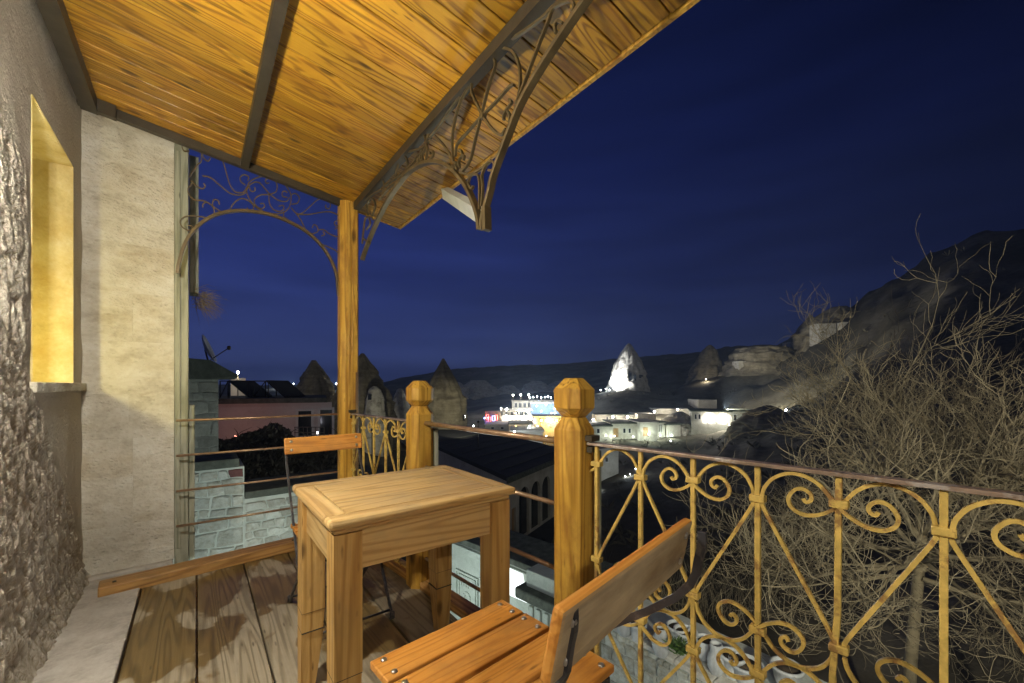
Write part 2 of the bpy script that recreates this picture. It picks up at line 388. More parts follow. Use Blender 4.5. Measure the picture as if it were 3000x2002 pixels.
# spotlight standing in the niche
nl = root('niche_spotlight', (WX-0.20, 2.575, NZ0), 'small brass spotlight standing on the niche sill', 'lamp')
m_ = MB().lathe([(0.035,0),(0.035,0.012),(0.012,0.016),(0.012,0.05)], (WX-0.20,2.575,NZ0), 12); part('lamp_base', m_, M['iron'], nl)
m_ = MB().lathe([(0.024,0.05),(0.034,0.10),(0.034,0.115)], (WX-0.20,2.575,NZ0), 12); part('lamp_head', m_, M['iron'], nl)
m_ = MB().lathe([(0.028,0.1155),(0.02,0.125)], (WX-0.20,2.575,NZ0), 12); part('bulb', m_, emit('niche_bulb', (1.0,0.80,0.22), 20), nl)
def lamp(name, loc, power, color, parent=None, radius=0.05, spot=None, aim=None):
    L = bpy.data.lights.new(name, 'SPOT' if spot else 'POINT'); L.energy = power; L.color = color; L.shadow_soft_size = radius
    o = bpy.data.objects.new(name, L); COL.objects.link(o)
    loc = Vector(loc)
    if spot: L.spot_size = R(spot); L.spot_blend = 0.6; o.rotation_euler = (Vector(aim)-loc).to_track_quat('-Z', 'Y').to_euler()
    if parent is not None: o.parent = parent; loc = loc - parent.location
    o.location = loc; return o
lamp('niche_light', (WX-0.20, 2.575, NZ0+0.16), 19, (1.0, 0.83, 0.30), nl, 0.03)

# ------------------------------------------------------------------ wall lantern (just outside the frame, on the rock wall)
LX, LY, LZ = -0.40, 1.33, 1.84
ln = root('wall_lantern', (WX, LY, LZ), 'dark iron lantern with a hood on the rock wall', 'lamp')
part('wall_bracket', MB().box((WX-0.02, LY-0.05, LZ-0.05), (WX+0.015, LY+0.05, LZ+0.14)).tube([(WX,LY,LZ+0.11),(LX,LY,LZ+0.125),(LX,LY,LZ+0.085)], 0.008), M['iron'], ln)
part('hood', MB().lathe([(0.060,0.055),(0.062,0.060),(0.03,0.085),(0.008,0.09)], (LX,LY,LZ), 16), M['iron'], ln)
for a in range(6):
    c_, s_ = math.cos(a*math.pi/3), math.sin(a*math.pi/3)
    part('lantern_bar', MB().tube([(LX+0.052*c_,LY+0.052*s_,LZ+0.056),(LX+0.055*c_,LY+0.055*s_,LZ-0.10)], 0.003, 5), M['iron'], ln)
part('lantern_ring', MB().lathe([(0.057,-0.104),(0.057,-0.098),(0.053,-0.098),(0.053,-0.104),(0.057,-0.104)], (LX,LY,LZ), 16, cap=False), M['iron'], ln)
part('bulb', MB().lathe([(0.004,-0.055),(0.02,-0.045),(0.028,-0.02),(0.02,0.0),(0.012,0.02)], (LX,LY,LZ), 10), emit('lantern_bulb', (1.0,0.82,0.55), 6), ln)
lamp('lantern_light', (LX, LY, LZ-0.03), 520, (1.0, 0.92, 0.76), ln, 0.03)

def fill_lantern():  # out-of-view lantern added as fill for faces the first leaves dark
    x, y, z = -0.22, -1.15, LZ+0.15
    r_ = root('wall_lantern', (WX, y, z), 'unseen fill lantern added on the rock wall further back', 'lamp')
    part('wall_bracket', MB().box((WX-0.02, y-0.05, z-0.05), (WX+0.015, y+0.05, z+0.14)).tube([(WX,y,z+0.11),(x,y,z+0.125),(x,y,z+0.085)], 0.008), M['iron'], r_)
    part('hood', MB().lathe([(0.085,0.055),(0.088,0.062),(0.03,0.10),(0.008,0.105)], (x,y,z), 16), M['iron'], r_)
    part('bulb', MB().lathe([(0.004,-0.055),(0.02,-0.045),(0.028,-0.02),(0.02,0.0),(0.012,0.02)], (x,y,z), 10), M['bulb'], r_)
    lamp('lantern_light', (x, y, z-0.03), 330, (1.0, 0.92, 0.76), r_, 0.03)
M['bulb'] = emit('fill_lantern_bulb', (1.0,0.82,0.55), 6); fill_lantern()

# ------------------------------------------------------------------ stone pillar at the end of the balcony
pil = root('stone_pillar', (-0.31, 3.6, 0), 'cream tuff block pillar beside the niche at the end of the balcony', 'pillar')
zc = [0.03, 0.30, 0.59, 0.825, 1.10, 1.42, 1.72, 2.02, 2.33, 2.80]
for k in range(len(zc)-1):
    cuts = [-0.56, -0.113]
    if k in (1, 2, 5): cuts = [-0.56, -0.31, -0.113]
    if k in (3,): cuts = [-0.56, -0.33, -0.113]
    for a, b in zip(cuts[:-1], cuts[1:]):
        yo = 3.43 + random.uniform(-0.002, 0.002); nn = 10
        x0, x1, z0, z1 = a+0.0006, b-0.0006, zc[k]+0.0006, zc[k+1]-0.0006
        m_ = sheet((x0, yo, z0), (x1-x0,0,0), (0,0,z1-z0), 12, 12, 0.005, 14)
        m_.box((x0, yo+0.0005, z0), (x1, 3.85, z1)); 
        m_.f = [f for f in m_.f if not (len(f) == 4 and set(f) == set(range(len(m_.v)-8, len(m_.v)-8+2)) )]
        part('block', m_, M['block'], pil)
part('plinth', MB().box((-0.56, 3.395, -0.02), (-0.12, 3.86, 0.029)), M['flag'], pil, bevel=0.008)
jb = root('timber_jamb', (-0.076, 3.5, 0), 'grey green weathered timber jamb against the pillar edge', 'jamb')
part('front_board', MB().box((-0.111, 3.405, 0.0), (-0.040, 3.56, 2.74)), M['jamb'], jb, bevel=0.004)
part('cover_strip', MB().box((-0.100, 3.397, 0.10), (-0.082, 3.404, 2.66)), M['jamb'], jb, bevel=0.002)
part('lower_board', MB().box((-0.039, 3.43, 0.0), (-0.008, 3.62, 1.02)), M['jamb'], jb, bevel=0.004)
cb = root('stone_corbel', (0.02, 3.75, 1.78), 'dark rough stone corbel behind the timber jamb under the roof', 'corbel')
m_ = sheet((-0.039, 3.63, 1.80), (0.052,0,0), (0,0,0.95), 6, 24, 0.012, 12); m_.box((-0.039, 3.64, 1.80), (0.013, 3.78, 2.76)); part('corbel_stone', m_, M['jamb'], cb)
gr = MB(); rg = random.Random(3)
for i in range(120):
    b0 = Vector((rg.uniform(-0.03,0.05), rg.uniform(3.6,3.95), rg.uniform(1.72,1.84)))
    d = Vector((rg.uniform(0.0,1.0), rg.uniform(-0.4,0.2), rg.uniform(-0.7,0.35))).normalized()*rg.uniform(0.05,0.17)
    mid = b0 + d*0.55 + Vector((0,0,0.01)); gr.tube([b0, mid, b0+d+Vector((0,0,-0.03*rg.random()))], [0.0016,0.0012,0.0004], 3)
g_ = part('dry_grass', gr, plain('dry_grass', (0.34,0.26,0.13), 0.9), None)
tag(g_, 'tuft of dry grass hanging below the stone corbel', 'grass', kind='stuff')

# ------------------------------------------------------------------ floor
def railx(y): return 1.2537 - 0.1012*y                              # plan line of the outer railing
fl = root('floor', (0.3, 1.0, 0), None, None); fl['kind'] = 'structure'
seams = [-0.245, 0.003, 0.243, 0.497, 0.755, 1.02, 1.27]
for a, b in zip(seams[:-1], seams[1:]):
    y1 = 3.30 if a < 0.7 else (1.2537+0.05-a-0.12)/0.1012
    y1 = min(3.14, max(0.4, y1)) if a > 0.7 else y1
    plank('plank', ((a+b)/2, -1.6, -0.02), (0,1,0), y1+1.6, b-a-0.006, 0.04, M['floor'], fl, (-1,0,0), 0.0025, 0.004)
part('joist', MB().box((-0.6,-1.6,-0.16), (0.80,3.3,-0.045)), M['beam'], fl)
ks = root('stone_kerb', (-0.39, 1.0, 0), None, None); ks['kind'] = 'structure'
for a, b in ((-1.6,0.4),(0.4,1.35),(1.35,1.98),(1.98,2.52),(2.52,3.40)):
    m_ = MB().box((-0.56, a+0.003, -0.04), (-0.251, b-0.003, 0.012+random.uniform(-0.003,0.004))); part('flagstone', m_, M['flag'], ks, bevel=0.006)
# end kerb beam in front of the pillar
eb = root('kerb_beam', (0.25, 3.15, 0), 'long wooden kerb beam on the floor in front of the pillar', 'beam')
bm_o = plank('beam_board', (-0.425, 3.160, 0.029), (1,0.085,0), 1.34, 0.125, 0.062, M['beam'], eb, (0,1,0), 0, 0.008)
for i in range(2): part('bolt', MB().lathe([(0.010,0),(0.008,0.005),(0.002,0.006)], (-0.36+i*0.9,3.15+i*0.075,0.06), 8), M['dark'], eb)

# ------------------------------------------------------------------ porch roof
RZ = lambda x: 2.680 - 0.14*x                                        # underside of the boards
sl = Vector((1, 0, -0.14)).normalized()
rf = root('porch_roof', (0.4, 1.2, 2.62), 'sloping porch roof lined with knotty orange pine boards', 'roof')
y = 3.335; k = 0
while y > -1.2:
    w = random.choice((0.098, 0.105, 0.112, 0.118))
    c = Vector((-0.56, y-w/2, RZ(-0.56)+0.011))
    o = plank('plank', c, sl, (1.36+0.56)/sl.x - 0.002, w-0.0055, 0.02, M['roof'], rf, (0,1,0), 0.0012, 0.003)
    y -= w
Ms = Matrix(((sl.x,0,0.14*sl.x),(0,1,0),(sl.z,0,sl.x))).to_4x4()
def sloped(x0, x1, y0, y1, dz0, dz1):
    m = MB(); vs = []
    for dz in (dz0, dz1):
        for (x, yy) in ((x0,y0),(x1,y0),(x1,y1),(x0,y1)): vs.append((x, yy, RZ(x)+dz))
    return m.add(vs, [(0,3,2,1),(4,5,6,7),(0,1,5,4),(1,2,6,5),(2,3,7,6),(3,0,4,7)])
part('roof_sheet', sloped(-0.60, 1.375, -1.3, 3.36, 0.030, 0.055), M['dark'], rf)
part('edge_trim', sloped(1.362, 1.382, -1.3, 3.352, -0.006, 0.029), M['post'], rf, bevel=0.003)
part('end_trim', sloped(-0.5, 1.361, 3.338, 3.352, -0.004, 0.029), M['post'], rf)
part('wall_beam', sloped(-0.505, -0.435, -1.3, 3.24, -0.075, -0.002), M['dark'], rf)
part('rafter', sloped(0.232, 0.276, -1.3, 3.226, -0.052, -0.002), M['dark'], rf)
part('end_beam', sloped(-0.52, 0.93, 3.228, 3.268, -0.050, -0.002), M['dark'], rf)
part('corner_plate', sloped(-0.434, -0.36, 3.19, 3.227, -0.075, -0.003), M['dark'], rf)

# ------------------------------------------------------------------ posts
def post(name, loc, h, label, finial, group=None):
    r_ = root(name, (loc[0], loc[1], 0), label, 'post', group)
    hs, c = 0.0675, 0.030
    def ring(s, z, ch=c):
        a, b = hs*s, (hs-ch)*s
        return [(loc[0]+x, loc[1]+y, z) for x, y in ((a,-b),(a,b),(b,a),(-b,a),(-a,b),(-a,-b),(-b,-a),(b,-a))]
    if finial:
        part('shaft', MB().loft([ring(1,0.0), ring(1,0.5), ring(1,0.985), ring(0.60,1.031)]), M['post'], r_, bevel=0.0025)
        part('finial', MB().loft([ring(0.58,1.0325), ring(1.02,1.066), ring(1.02,1.136), ring(0.46,1.178)]), M['post'], r_, bevel=0.0025)
    else:
        part('shaft', MB().loft([ring(1,0.0), ring(1,1.2), ring(1,h)]), M['post'], r_, bevel=0.0025)
    return r_
P1, P2, P3, P4 = [(railx(y), y) for y in (3.262, 2.215, 1.095, -0.72)]
p1 = post('corner_post', P1, RZ(P1[0])-0.006, 'tall honey coloured timber post carrying the roof corner', False)
# split edge boards on the outer face of the tall post
part('split_board', MB().box((P1[0]+0.008, P1[1]-0.075, 1.25), (P1[0]+0.05, P1[1]-0.069, 2.50)), M['post'], p1, bevel=0.002)
part('split_board', MB().box((P1[0]-0.018, P1[1]-0.073, 0.9), (P1[0]+0.002, P1[1]-0.0685, 2.53)), M['post'], p1, bevel=0.002)
p2 = post('newel_post', P2, 0, 'honey timber newel post with carved finial behind the table', True, 'newel posts of the balcony railing')
p3 = post('newel_post', P3, 0, 'largest timber newel post with carved finial beside the near chair', True, 'newel posts of the balcony railing')
p4 = post('newel_post', P4, 0, 'timber newel post with carved finial at the camera end of the railing', True, 'newel posts of the balcony railing')
for pp, P in ((p2,P2),(p3,P3)):
    part('backing_board', MB().box((P[0]+0.0685, P[1]-0.058, 0.0), (P[0]+0.092, P[1]+0.05, 0.90)), M['jamb'], pp, bevel=0.003)

# ------------------------------------------------------------------ railings
TD = Vector((0.1012, -1, 0)).normalized(); ND_ = Vector((TD.y, -TD.x, 0))     # along the rail, and its normal
def railing_iron(Pa, label, nb=6, L=1.125):
    A = Vector((Pa[0], Pa[1], 0))
    r_ = root('iron_railing', A + TD*0.56, label, 'railing', 'yellow wrought iron railing bays')
    at_ = lambda s, z, n=0.0: A + TD*s + ND_*n + Vector((0,0,z))
    part('top_rail', MB().strip([at_(0.070,0.937), at_(L*0.5,0.938), at_(L-0.072,0.937)], 0.010, 0.034, ND_), M['rail'], r_, bevel=0.0015)
    part('bottom_rail', MB().strip([at_(0.070,0.050), at_(L-0.072,0.050)], 0.010, 0.030, ND_), M['yellow'], r_)
    for sgn, s_ in ((1,0.07),(-1,L-0.07)):
        part('fixing_bracket', MB().strip([at_(s_,0.957), at_(s_+sgn*0.03,0.957)], 0.02, 0.05, ND_).strip([at_(s_,0.915), at_(s_+sgn*0.022,0.915)], 0.02, 0.03, ND_), M['dark'], r_)
    bars = [0.105+0.1735*k for k in range(nb)]
    rr = random.Random(5)
    for k, s in enumerate(bars):
        d = 0.012 if k == 4 else 0.0
        part('baluster', MB().strip([at_(s,0.931), at_(s-d*0.2,0.6), at_(s-d,0.45), at_(s-d,0.30), at_(s,0.054)], 0.0135, 0.0135, ND_), M['yellow'], r_, bevel=0.0015)
    def curve(fn, E, O, sg, nn):
        """arc from the collar on bar E over to bar O, ending in a scroll beyond it"""
        d = O-E; q = abs(d)/0.1735; a = sg
        pts = [(E+a*0.012, .852), (E+a*0.017,.875), (E+a*0.034*q,.902), (E+a*0.060*q,.920), (E+a*0.0867*q,.926), (E+a*0.115*q,.920), (E+a*0.140*q,.903), (O-a*0.014,.878), (O,.860),
               (O+a*.022,.840), (O+a*.050,.825), (O+a*.078,.823), (O+a*.100,.838), (O+a*.104,.860), (O+a*.090,.882), (O+a*.072,.887), (O+a*.057,.876), (O+a*.056,.862), (O+a*.066,.855), (O+a*.072,.863)]
        return [at_(s_, fn(z_), nn) for s_, z_ in pts]
    ev = [k for k in range(nb) if k % 2 == 1]; od = [k for k in range(nb) if k % 2 == 0]
    rows = ((lambda z: z, ev), (lambda z: 0.43+(0.926-z), od), (lambda z: z-0.496, od))
    for fn, starts in rows:
        for k in starts:
            for sg in (-1, 1):
                j = k+sg
                if not 0 <= j < nb: continue
                pts = catmull(curve(fn, bars[k], bars[j], sg, 0.0075*sg), 4)
                part('scroll', MB().strip(pts, 0.0085, 0.009, ND_), M['yellow'], r_)
    def collar(s, z): part('collar', MB().strip([at_(s,z-0.0095), at_(s,z+0.0095)], 0.038, 0.026, ND_), M['yellow'], r_, bevel=0.003)
    for k in ev: collar(bars[k], 0.845); collar(bars[k], 0.489); collar(bars[k], 0.372); collar(bars[k], 0.085)
    for k in od: collar(bars[k], 0.866); collar(bars[k], 0.520); collar(bars[k], 0.354)
    for k in ev:
        for sg in (-1, 1):
            j = k+sg
            if not 0 <= j < nb: continue
            E, O = bars[k], bars[j]
            for za, zb, P_, Q_ in ((0.835,0.530,E,O),(0.343,0.095,O,E)):
                a = 1 if Q_ > P_ else -1
                pts = catmull([at_(P_+a*.011,za), at_(P_+a*.018,za-.022), at_((P_+Q_)/2,(za+zb)/2), at_(Q_-a*.018,zb+.022), at_(Q_-a*.011,zb)], 3)
                part('diagonal_bar', MB().strip(pts, 0.009, 0.009, ND_), M['yellow'], r_)
    return r_
railing_iron(P1, 'far yellow wrought iron railing bay behind the far chair')
railing_iron(P3, 'near yellow wrought iron railing bay with scrolls in front of the bare tree', 10, 1.822)
pr = root('pipe_railing', ((P2[0]+P3[0])/2, (P2[1]+P3[1])/2, 0.5), 'railing of four thin brown pipes between the two newel posts', 'railing')
A2 = Vector((P2[0],P2[1],0))
for z, rr_ in ((0.935,0.013),(0.685,0.010),(0.428,0.010),(0.165,0.009)):
    part('pipe', MB().tube([A2+TD*0.068+Vector((0,0,z)), A2+TD*0.5+Vector((0,0,z-0.003)), A2+TD*1.058+Vector((0,0,z-0.004))], rr_, 10), M['pipe'], pr)
er = root('rod_railing', (0.4, 3.3, 0.5), 'railing of four thin iron rods from the timber jamb to the tall post', 'railing')
for z in (0.930, 0.710, 0.488, 0.268):
    part('rod', MB().tube([(-0.10,3.31,z),(0.4,3.312,z-0.002),(0.862,3.30,z+0.002)], 0.0075, 8), M['pipe'], er)
# kerb boards under the outer railing
for Pa, Pb, lb in ((P1,P2,'wooden kerb board between the tall post and the middle newel post'),(P2,P3,'wooden kerb board under the pipe railing'),(P3,P4,'wooden kerb board under the near iron railing')):
    A = Vector((Pa[0],Pa[1],0)) + TD*0.07
    kb = root('kerb_board', A + TD*0.49 , lb, 'beam', 'kerb boards under the outer railing')
    plank('board', A + Vector((0,0,0.022)) - ND_*0.0, TD, 0.985, 0.085, 0.044, M['beam'], kb, ND_, 0, 0.006)

# ------------------------------------------------------------------ ornamental iron truss under the roof edge
TX = 0.965
def Fp(x, y): return (1020+x/3.6465, 350+y/3.6465)
def Bp(x, y): return (900+x/1.9583, y/1.9583)
def Gp(x, y): return (1400+x/3.92, y/3.92)
def tr(fn, pts): return [onx(*fn(*p), TX) for p in pts]
ts = root('iron_truss', (TX, 1.6, 2.2), 'brown iron roof truss with arches and scrolls hung along the roof edge', 'truss')
NX = (1,0,0)
part('top_beam', MB().box((TX-0.022,-1.2,RZ(TX)-0.060),(TX+0.022,P1[1]-0.07,RZ(TX)-0.006)), M['dark'], ts)
a1 = tr(Fp, [(150,1500),(195,1370),(262,1200),(340,1030),(430,860),(520,720),(620,590),(720,512),(820,468),(920,455),(1020,472),(1100,520),(1180,600),(1260,710),(1320,830),(1370,960),(1400,1080),(1405,1180)])
part('arch_bar', MB().strip(catmull(a1,4), 0.017, 0.030, NX), M['iron'], ts, bevel=0.002)
a2 = tr(Fp, [(1432,1180),(1440,1080),(1470,950),(1520,760),(1568,560)]) + tr(Gp, [(420,1370),(500,1180),(620,960),(740,760),(860,570),(980,390),(1100,210),(1220,40),(1330,-120)])
a2 += [Vector((TX, a2[-1].y-0.25, a2[-1].z+0.09)), Vector((TX, a2[-1].y-0.6, a2[-1].z+0.13))]
part('arch_bar', MB().strip(catmull(a2,4), 0.017, 0.030, NX), M['iron'], ts, bevel=0.002)
pe = tr(Fp, [(1398,1060),(1405,1190)])
part('pendant', MB().strip([Vector((TX,1.43,1.90)), Vector((TX,1.425,1.80))], 0.025, 0.036, NX), M['iron'], ts, bevel=0.002)
scr = [
 (Bp, [(838,920),(832,800),(850,680),(880,580),(925,500),(955,440)]), (Bp, [(850,900),(860,830),(920,760),(1000,670),(1080,590),(1160,500),(1188,490)]),
 (Bp, [(890,985),(935,920),(965,800),(1000,660),(1040,500),(1078,380),(1072,335)]), (Bp, [(945,470),(945,530),(985,620),(1010,670),(1060,740),(1110,775),(1140,740)]),
 (Bp, [(1040,312),(1110,280),(1170,290),(1205,340),(1222,420),(1220,520),(1200,600)]), (Bp, [(1090,270),(1230,190),(1340,110),(1420,40),(1500,5),(1530,30),(1520,70)]),
 (Bp, [(1215,560),(1260,440),(1320,280),(1380,130),(1410,50),(1490,-20)]), (Bp, [(1160,572),(1172,590),(1150,622),(1130,660),(1128,690)]), (Bp, [(1150,640),(1164,665),(1160,705)]),
 (Bp, [(1428,192),(1420,150),(1440,122),(1468,135)]), (Bp, [(665,922),(660,890),(680,850),(690,800),(720,770),(800,660),(870,560),(950,430)]),
 (Bp, [(680,920),(690,860),(680,800),(665,750),(690,710),(712,722)]), (Bp, [(550,882),(610,865),(660,850),(695,815)]), (Bp, [(730,780),(780,830),(820,890),(862,975)]),
 (Bp, [(505,1015),(520,950),(545,892),(570,910),(576,960),(548,1012)]), (Bp, [(445,1070),(520,1015),(600,945),(662,862)]), (Bp, [(330,1150),(390,1108),(432,1088)]),
 (Bp, [(425,1140),(440,1070),(432,1015),(455,1005)]), (Bp, [(350,1235),(343,1180),(372,1140),(392,1180),(372,1240)]), (Bp, [(410,1150),(470,1080),(540,1030)]),
 (Fp, [(1400,960),(1405,750),(1398,620),(1360,585),(1310,605),(1285,680),(1320,742),(1338,710)]), (Fp, [(1425,930),(1440,740),(1430,600),(1470,500),(1520,450),(1560,470),(1550,540),(1500,545)]),
 (Fp, [(1195,570),(1300,592),(1420,532),(1530,440)]), (Fp, [(870,430),(905,390),(905,340),(870,335),(880,370)]), (Fp, [(790,440),(768,420),(780,390)]),
 (Fp, [(1190,520),(1185,440),(1220,380),(1200,330),(1180,345)]), (Fp, [(1215,400),(1240,390),(1232,440)]), (Fp, [(160,1270),(230,1330),(215,1290)]), (Fp, [(195,1180),(235,1120),(225,1060)]),
 (Fp, [(150,1330),(165,1180),(185,1060),(240,1045),(270,1075)]),
]
# mirrored continuation towards the camera end of the roof
for fn, pts in scr: part('scroll', MB().strip(catmull(tr(fn, pts),4), 0.0085, 0.012, NX), M['iron'], ts)
for fn, p in ((Bp,(1008,668)),(Bp,(700,785)),(Bp,(845,960)),(Bp,(1045,318)),(Fp,(1150,480)),(Bp,(640,925)),(Bp,(545,888))):
    c = onx(*fn(*p), TX); part('collar', MB().strip([c+Vector((0,-0.012,-0.004)), c+Vector((0,0.012,0.004))], 0.020, 0.022, NX), M['iron'], ts)
st = root('roof_strut', (1.2, 2.0, 2.2), 'white painted steel strut from the truss pendant to the roof edge', 'strut')
part('strut_bar', MB().strip([Vector((1.055,1.60,1.945)), Vector((1.40,2.62,2.535))], 0.045, 0.085, (0.35,-0.1,-0.9)), M['strut'], st)

# ------------------------------------------------------------------ iron arch at the end of the balcony
AY = 3.285
def Dp(x, y): return (500+x/3.0155, 380+y/3.0155)
def ar(pts): return [ony(*Dp(*p), AY) for p in pts]
ia = root('iron_arch', (0.4, AY, 2.2), 'curved brown iron arch with thin scrolls between the jamb and the tall post', 'arch')
NYv = (0,1,0)
part('arch_bar', MB().strip(catmull(ar([(58,1270),(78,1160),(122,1020),(200,892),(320,792),(450,737),(600,717),(750,727),(900,757),(1050,817),(1200,902),(1320,1012),(1410,1142),(1462,1280),(1482,1470)]),4), 0.018, 0.030, NYv), M['iron'], ia, bevel=0.002)
thin = [
 [(690,470),(670,540),(700,620),(760,690),(850,735),(950,745),(1030,710),(1060,640),(1060,570),(1020,500),(960,450),(880,410),(800,415),(730,440),(690,470)],
 [(280,410),(350,425),(430,490),(520,560),(600,580),(660,560),(690,500),(740,465),(790,475),(830,520),(880,575),(950,625),(1020,635),(1050,600)],
 [(380,185),(440,230),(480,340),(520,480),(570,550),(640,555),(670,510)], [(660,490),(620,460),(615,420),(650,400),(690,420),(680,450)],
 [(690,500),(710,545),(745,540),(740,510)], [(870,575),(870,640),(900,700),(960,725),(1000,700),(990,670),(955,680)],
 [(870,575),(790,580),(740,620),(750,670),(800,700),(830,680),(820,655),(790,655)], [(870,575),(930,550),(940,500),(920,450),(870,430),(835,450),(850,475),(870,470)],
 [(1030,600),(990,590),(985,555),(1010,545),(1030,560)], [(1060,580),(1100,565),(1135,600),(1120,650),(1065,660)],
 [(1065,690),(1110,740),(1160,740),(1230,680),(1300,620),(1360,610),(1410,650),(1400,700),(1370,690),(1370,665)],
 [(1110,750),(1220,750),(1340,730),(1420,730),(1480,760),(1505,800)], [(1110,745),(1150,800),(1190,885)], [(1000,720),(1000,770),(1040,800)],
 [(1478,800),(1445,820),(1460,850),(1490,850),(1450,880)], [(1250,870),(1265,840),(1295,860),(1300,900),(1260,920),(1230,915)],
 [(1300,890),(1350,885),(1400,920),(1460,945),(1498,930)], [(1330,940),(1360,930),(1345,900)], [(1320,1010),(1400,1040),(1470,1080),(1498,1130)],
 [(520,715),(560,650),(620,610),(680,625),(730,670),(725,710),(690,715),(675,690)], [(180,450),(230,500),(280,525),(305,500),(290,475)],
 [(190,480),(155,520),(160,570),(210,620),(290,630),(350,660),(400,700),(450,730)], [(285,690),(285,660),(320,645),(370,680),(385,730),(370,770)],
 [(430,665),(420,630),(385,620),(370,650),(375,690)], [(320,780),(220,765),(130,770),(85,810),(100,860),(150,890),(190,880),(180,850),(150,850)],
 [(165,420),(230,320),(270,280),(270,190)], [(165,190),(120,190),(100,150),(130,115),(200,120),(250,165),(280,210),(290,250),(330,280),(350,250)],
]
for p in thin: part('scroll', MB().strip(catmull(ar(p),4), 0.0058, 0.012, NYv), M['iron'], ia)

# ------------------------------------------------------------------ table
tb = root('wooden_table', (0.625, 1.495, 0), 'small rectangular pine table with tapered legs on the balcony floor', 'table')
tb.rotation_euler = (0, 0, 0)
X0, X1, Y0, Y1, TZ = 0.292, 0.958, 1.215, 1.775, 0.768
def rplank(nm, p0, ax, L, w, ac, m=M['table'], t=0.030, b=0.008): return plank(nm, p0, ax, L, w, t, m, tb, ac, 0.0, b)
zt = TZ-0.015; FW = 0.066
rplank('front_frame_board', (X0, Y0+FW/2, zt), (1,0,0), X1-X0, FW, (0,1,0), b=0.011)
rplank('back_frame_board', (X0, Y1-FW/2, zt), (1,0,0), X1-X0, FW, (0,1,0), b=0.011)
rplank('side_frame_board', (X0+FW/2, Y0+FW+0.001, zt), (0,1,0), Y1-Y0-2*FW-0.002, FW, (-1,0,0), b=0.009)
rplank('side_frame_board', (X1-FW/2, Y0+FW+0.001, zt), (0,1,0), Y1-Y0-2*FW-0.002, FW, (-1,0,0), b=0.009)
n_ = 3; bw = (Y1-Y0-2*FW)/n_
for i in range(n_): rplank('top_board', (X0+FW+0.001, Y0+FW+bw*(i+0.5), zt-0.001), (1,0,0), X1-X0-2*FW-0.002, bw-0.0016, (0,1,0), b=0.0015)
part('moulding', MB().box((X0+0.018,Y0+0.018,TZ-0.047),(X1-0.018,Y1-0.018,TZ-0.0315)), M['table'], tb, bevel=0.006)
I = 0.045
for nm, p0, ax, L, ac in (('front_apron',(X0+I,Y0+I,0),(1,0,0),X1-X0-2*I,None),('back_apron',(X0+I,Y1-I,0),(1,0,0),X1-X0-2*I,None),
                          ('side_apron',(X0+I,Y0+I,0),(0,1,0),Y1-Y0-2*I,None),('side_apron',(X1-I,Y0+I,0),(0,1,0),Y1-Y0-2*I,None)):
    plank(nm, (p0[0],p0[1],TZ-0.108), ax, L, 0.118, 0.022, M['table'], tb, (0,0,1), 0, 0.003)
for sx_, sy_ in ((0,0),(1,0),(0,1),(1,1)):
    cx = X0+0.058 if sx_ == 0 else X1-0.058; cy = Y0+0.058 if sy_ == 0 else Y1-0.058
    def lr(h, z, dx=0, dy=0): return [(cx+dx-h, cy+dy-h, z), (cx+dx+h, cy+dy-h, z), (cx+dx+h, cy+dy+h, z), (cx+dx-h, cy+dy+h, z)]
    def taper(z):   # outer faces stay plumb, inner faces taper to the foot
        h = 0.040 if z > 0.30 else (0.043 if z > 0.235 else 0.026+0.015*z/0.235)
        return h
    rings = []
    for z in (0.0, 0.225, 0.2255, 0.300, 0.3005, TZ-0.049):
        h = {0.0:0.026, 0.225:0.0385, 0.2255:0.0375, 0.300:0.0395, 0.3005:0.0405}.get(z, 0.0405)
        k = 0.040-h; rings.append(lr(h, z, -k if sx_ == 0 else k, -k if sy_ == 0 else k))
    lg = part('leg', MB().loft(rings), M['leg'], tb, bevel=0.0015)
    for zg in (0.226, 0.300):
        gz = MB().loft([lr(0.0402, zg-0.0012, (-0.0002 if sx_==0 else 0.0002), 0), lr(0.0402, zg+0.0012, 0, 0)])
        g_ = part('leg_groove', gz, M['dark'], lg, world=False); g_.location = (0,0,0); g_.data.transform(Matrix.Translation(-Vector((tb.location.x,tb.location.y,0))))
for x, yv in ((X1-0.10,Y1-0.05),(X1-0.03,Y1-0.11)):
    part('screw', MB().lathe([(0.006,0),(0.004,0.002),(0.001,0.0025)], (x,yv,TZ), 8), M['screw'], tb)

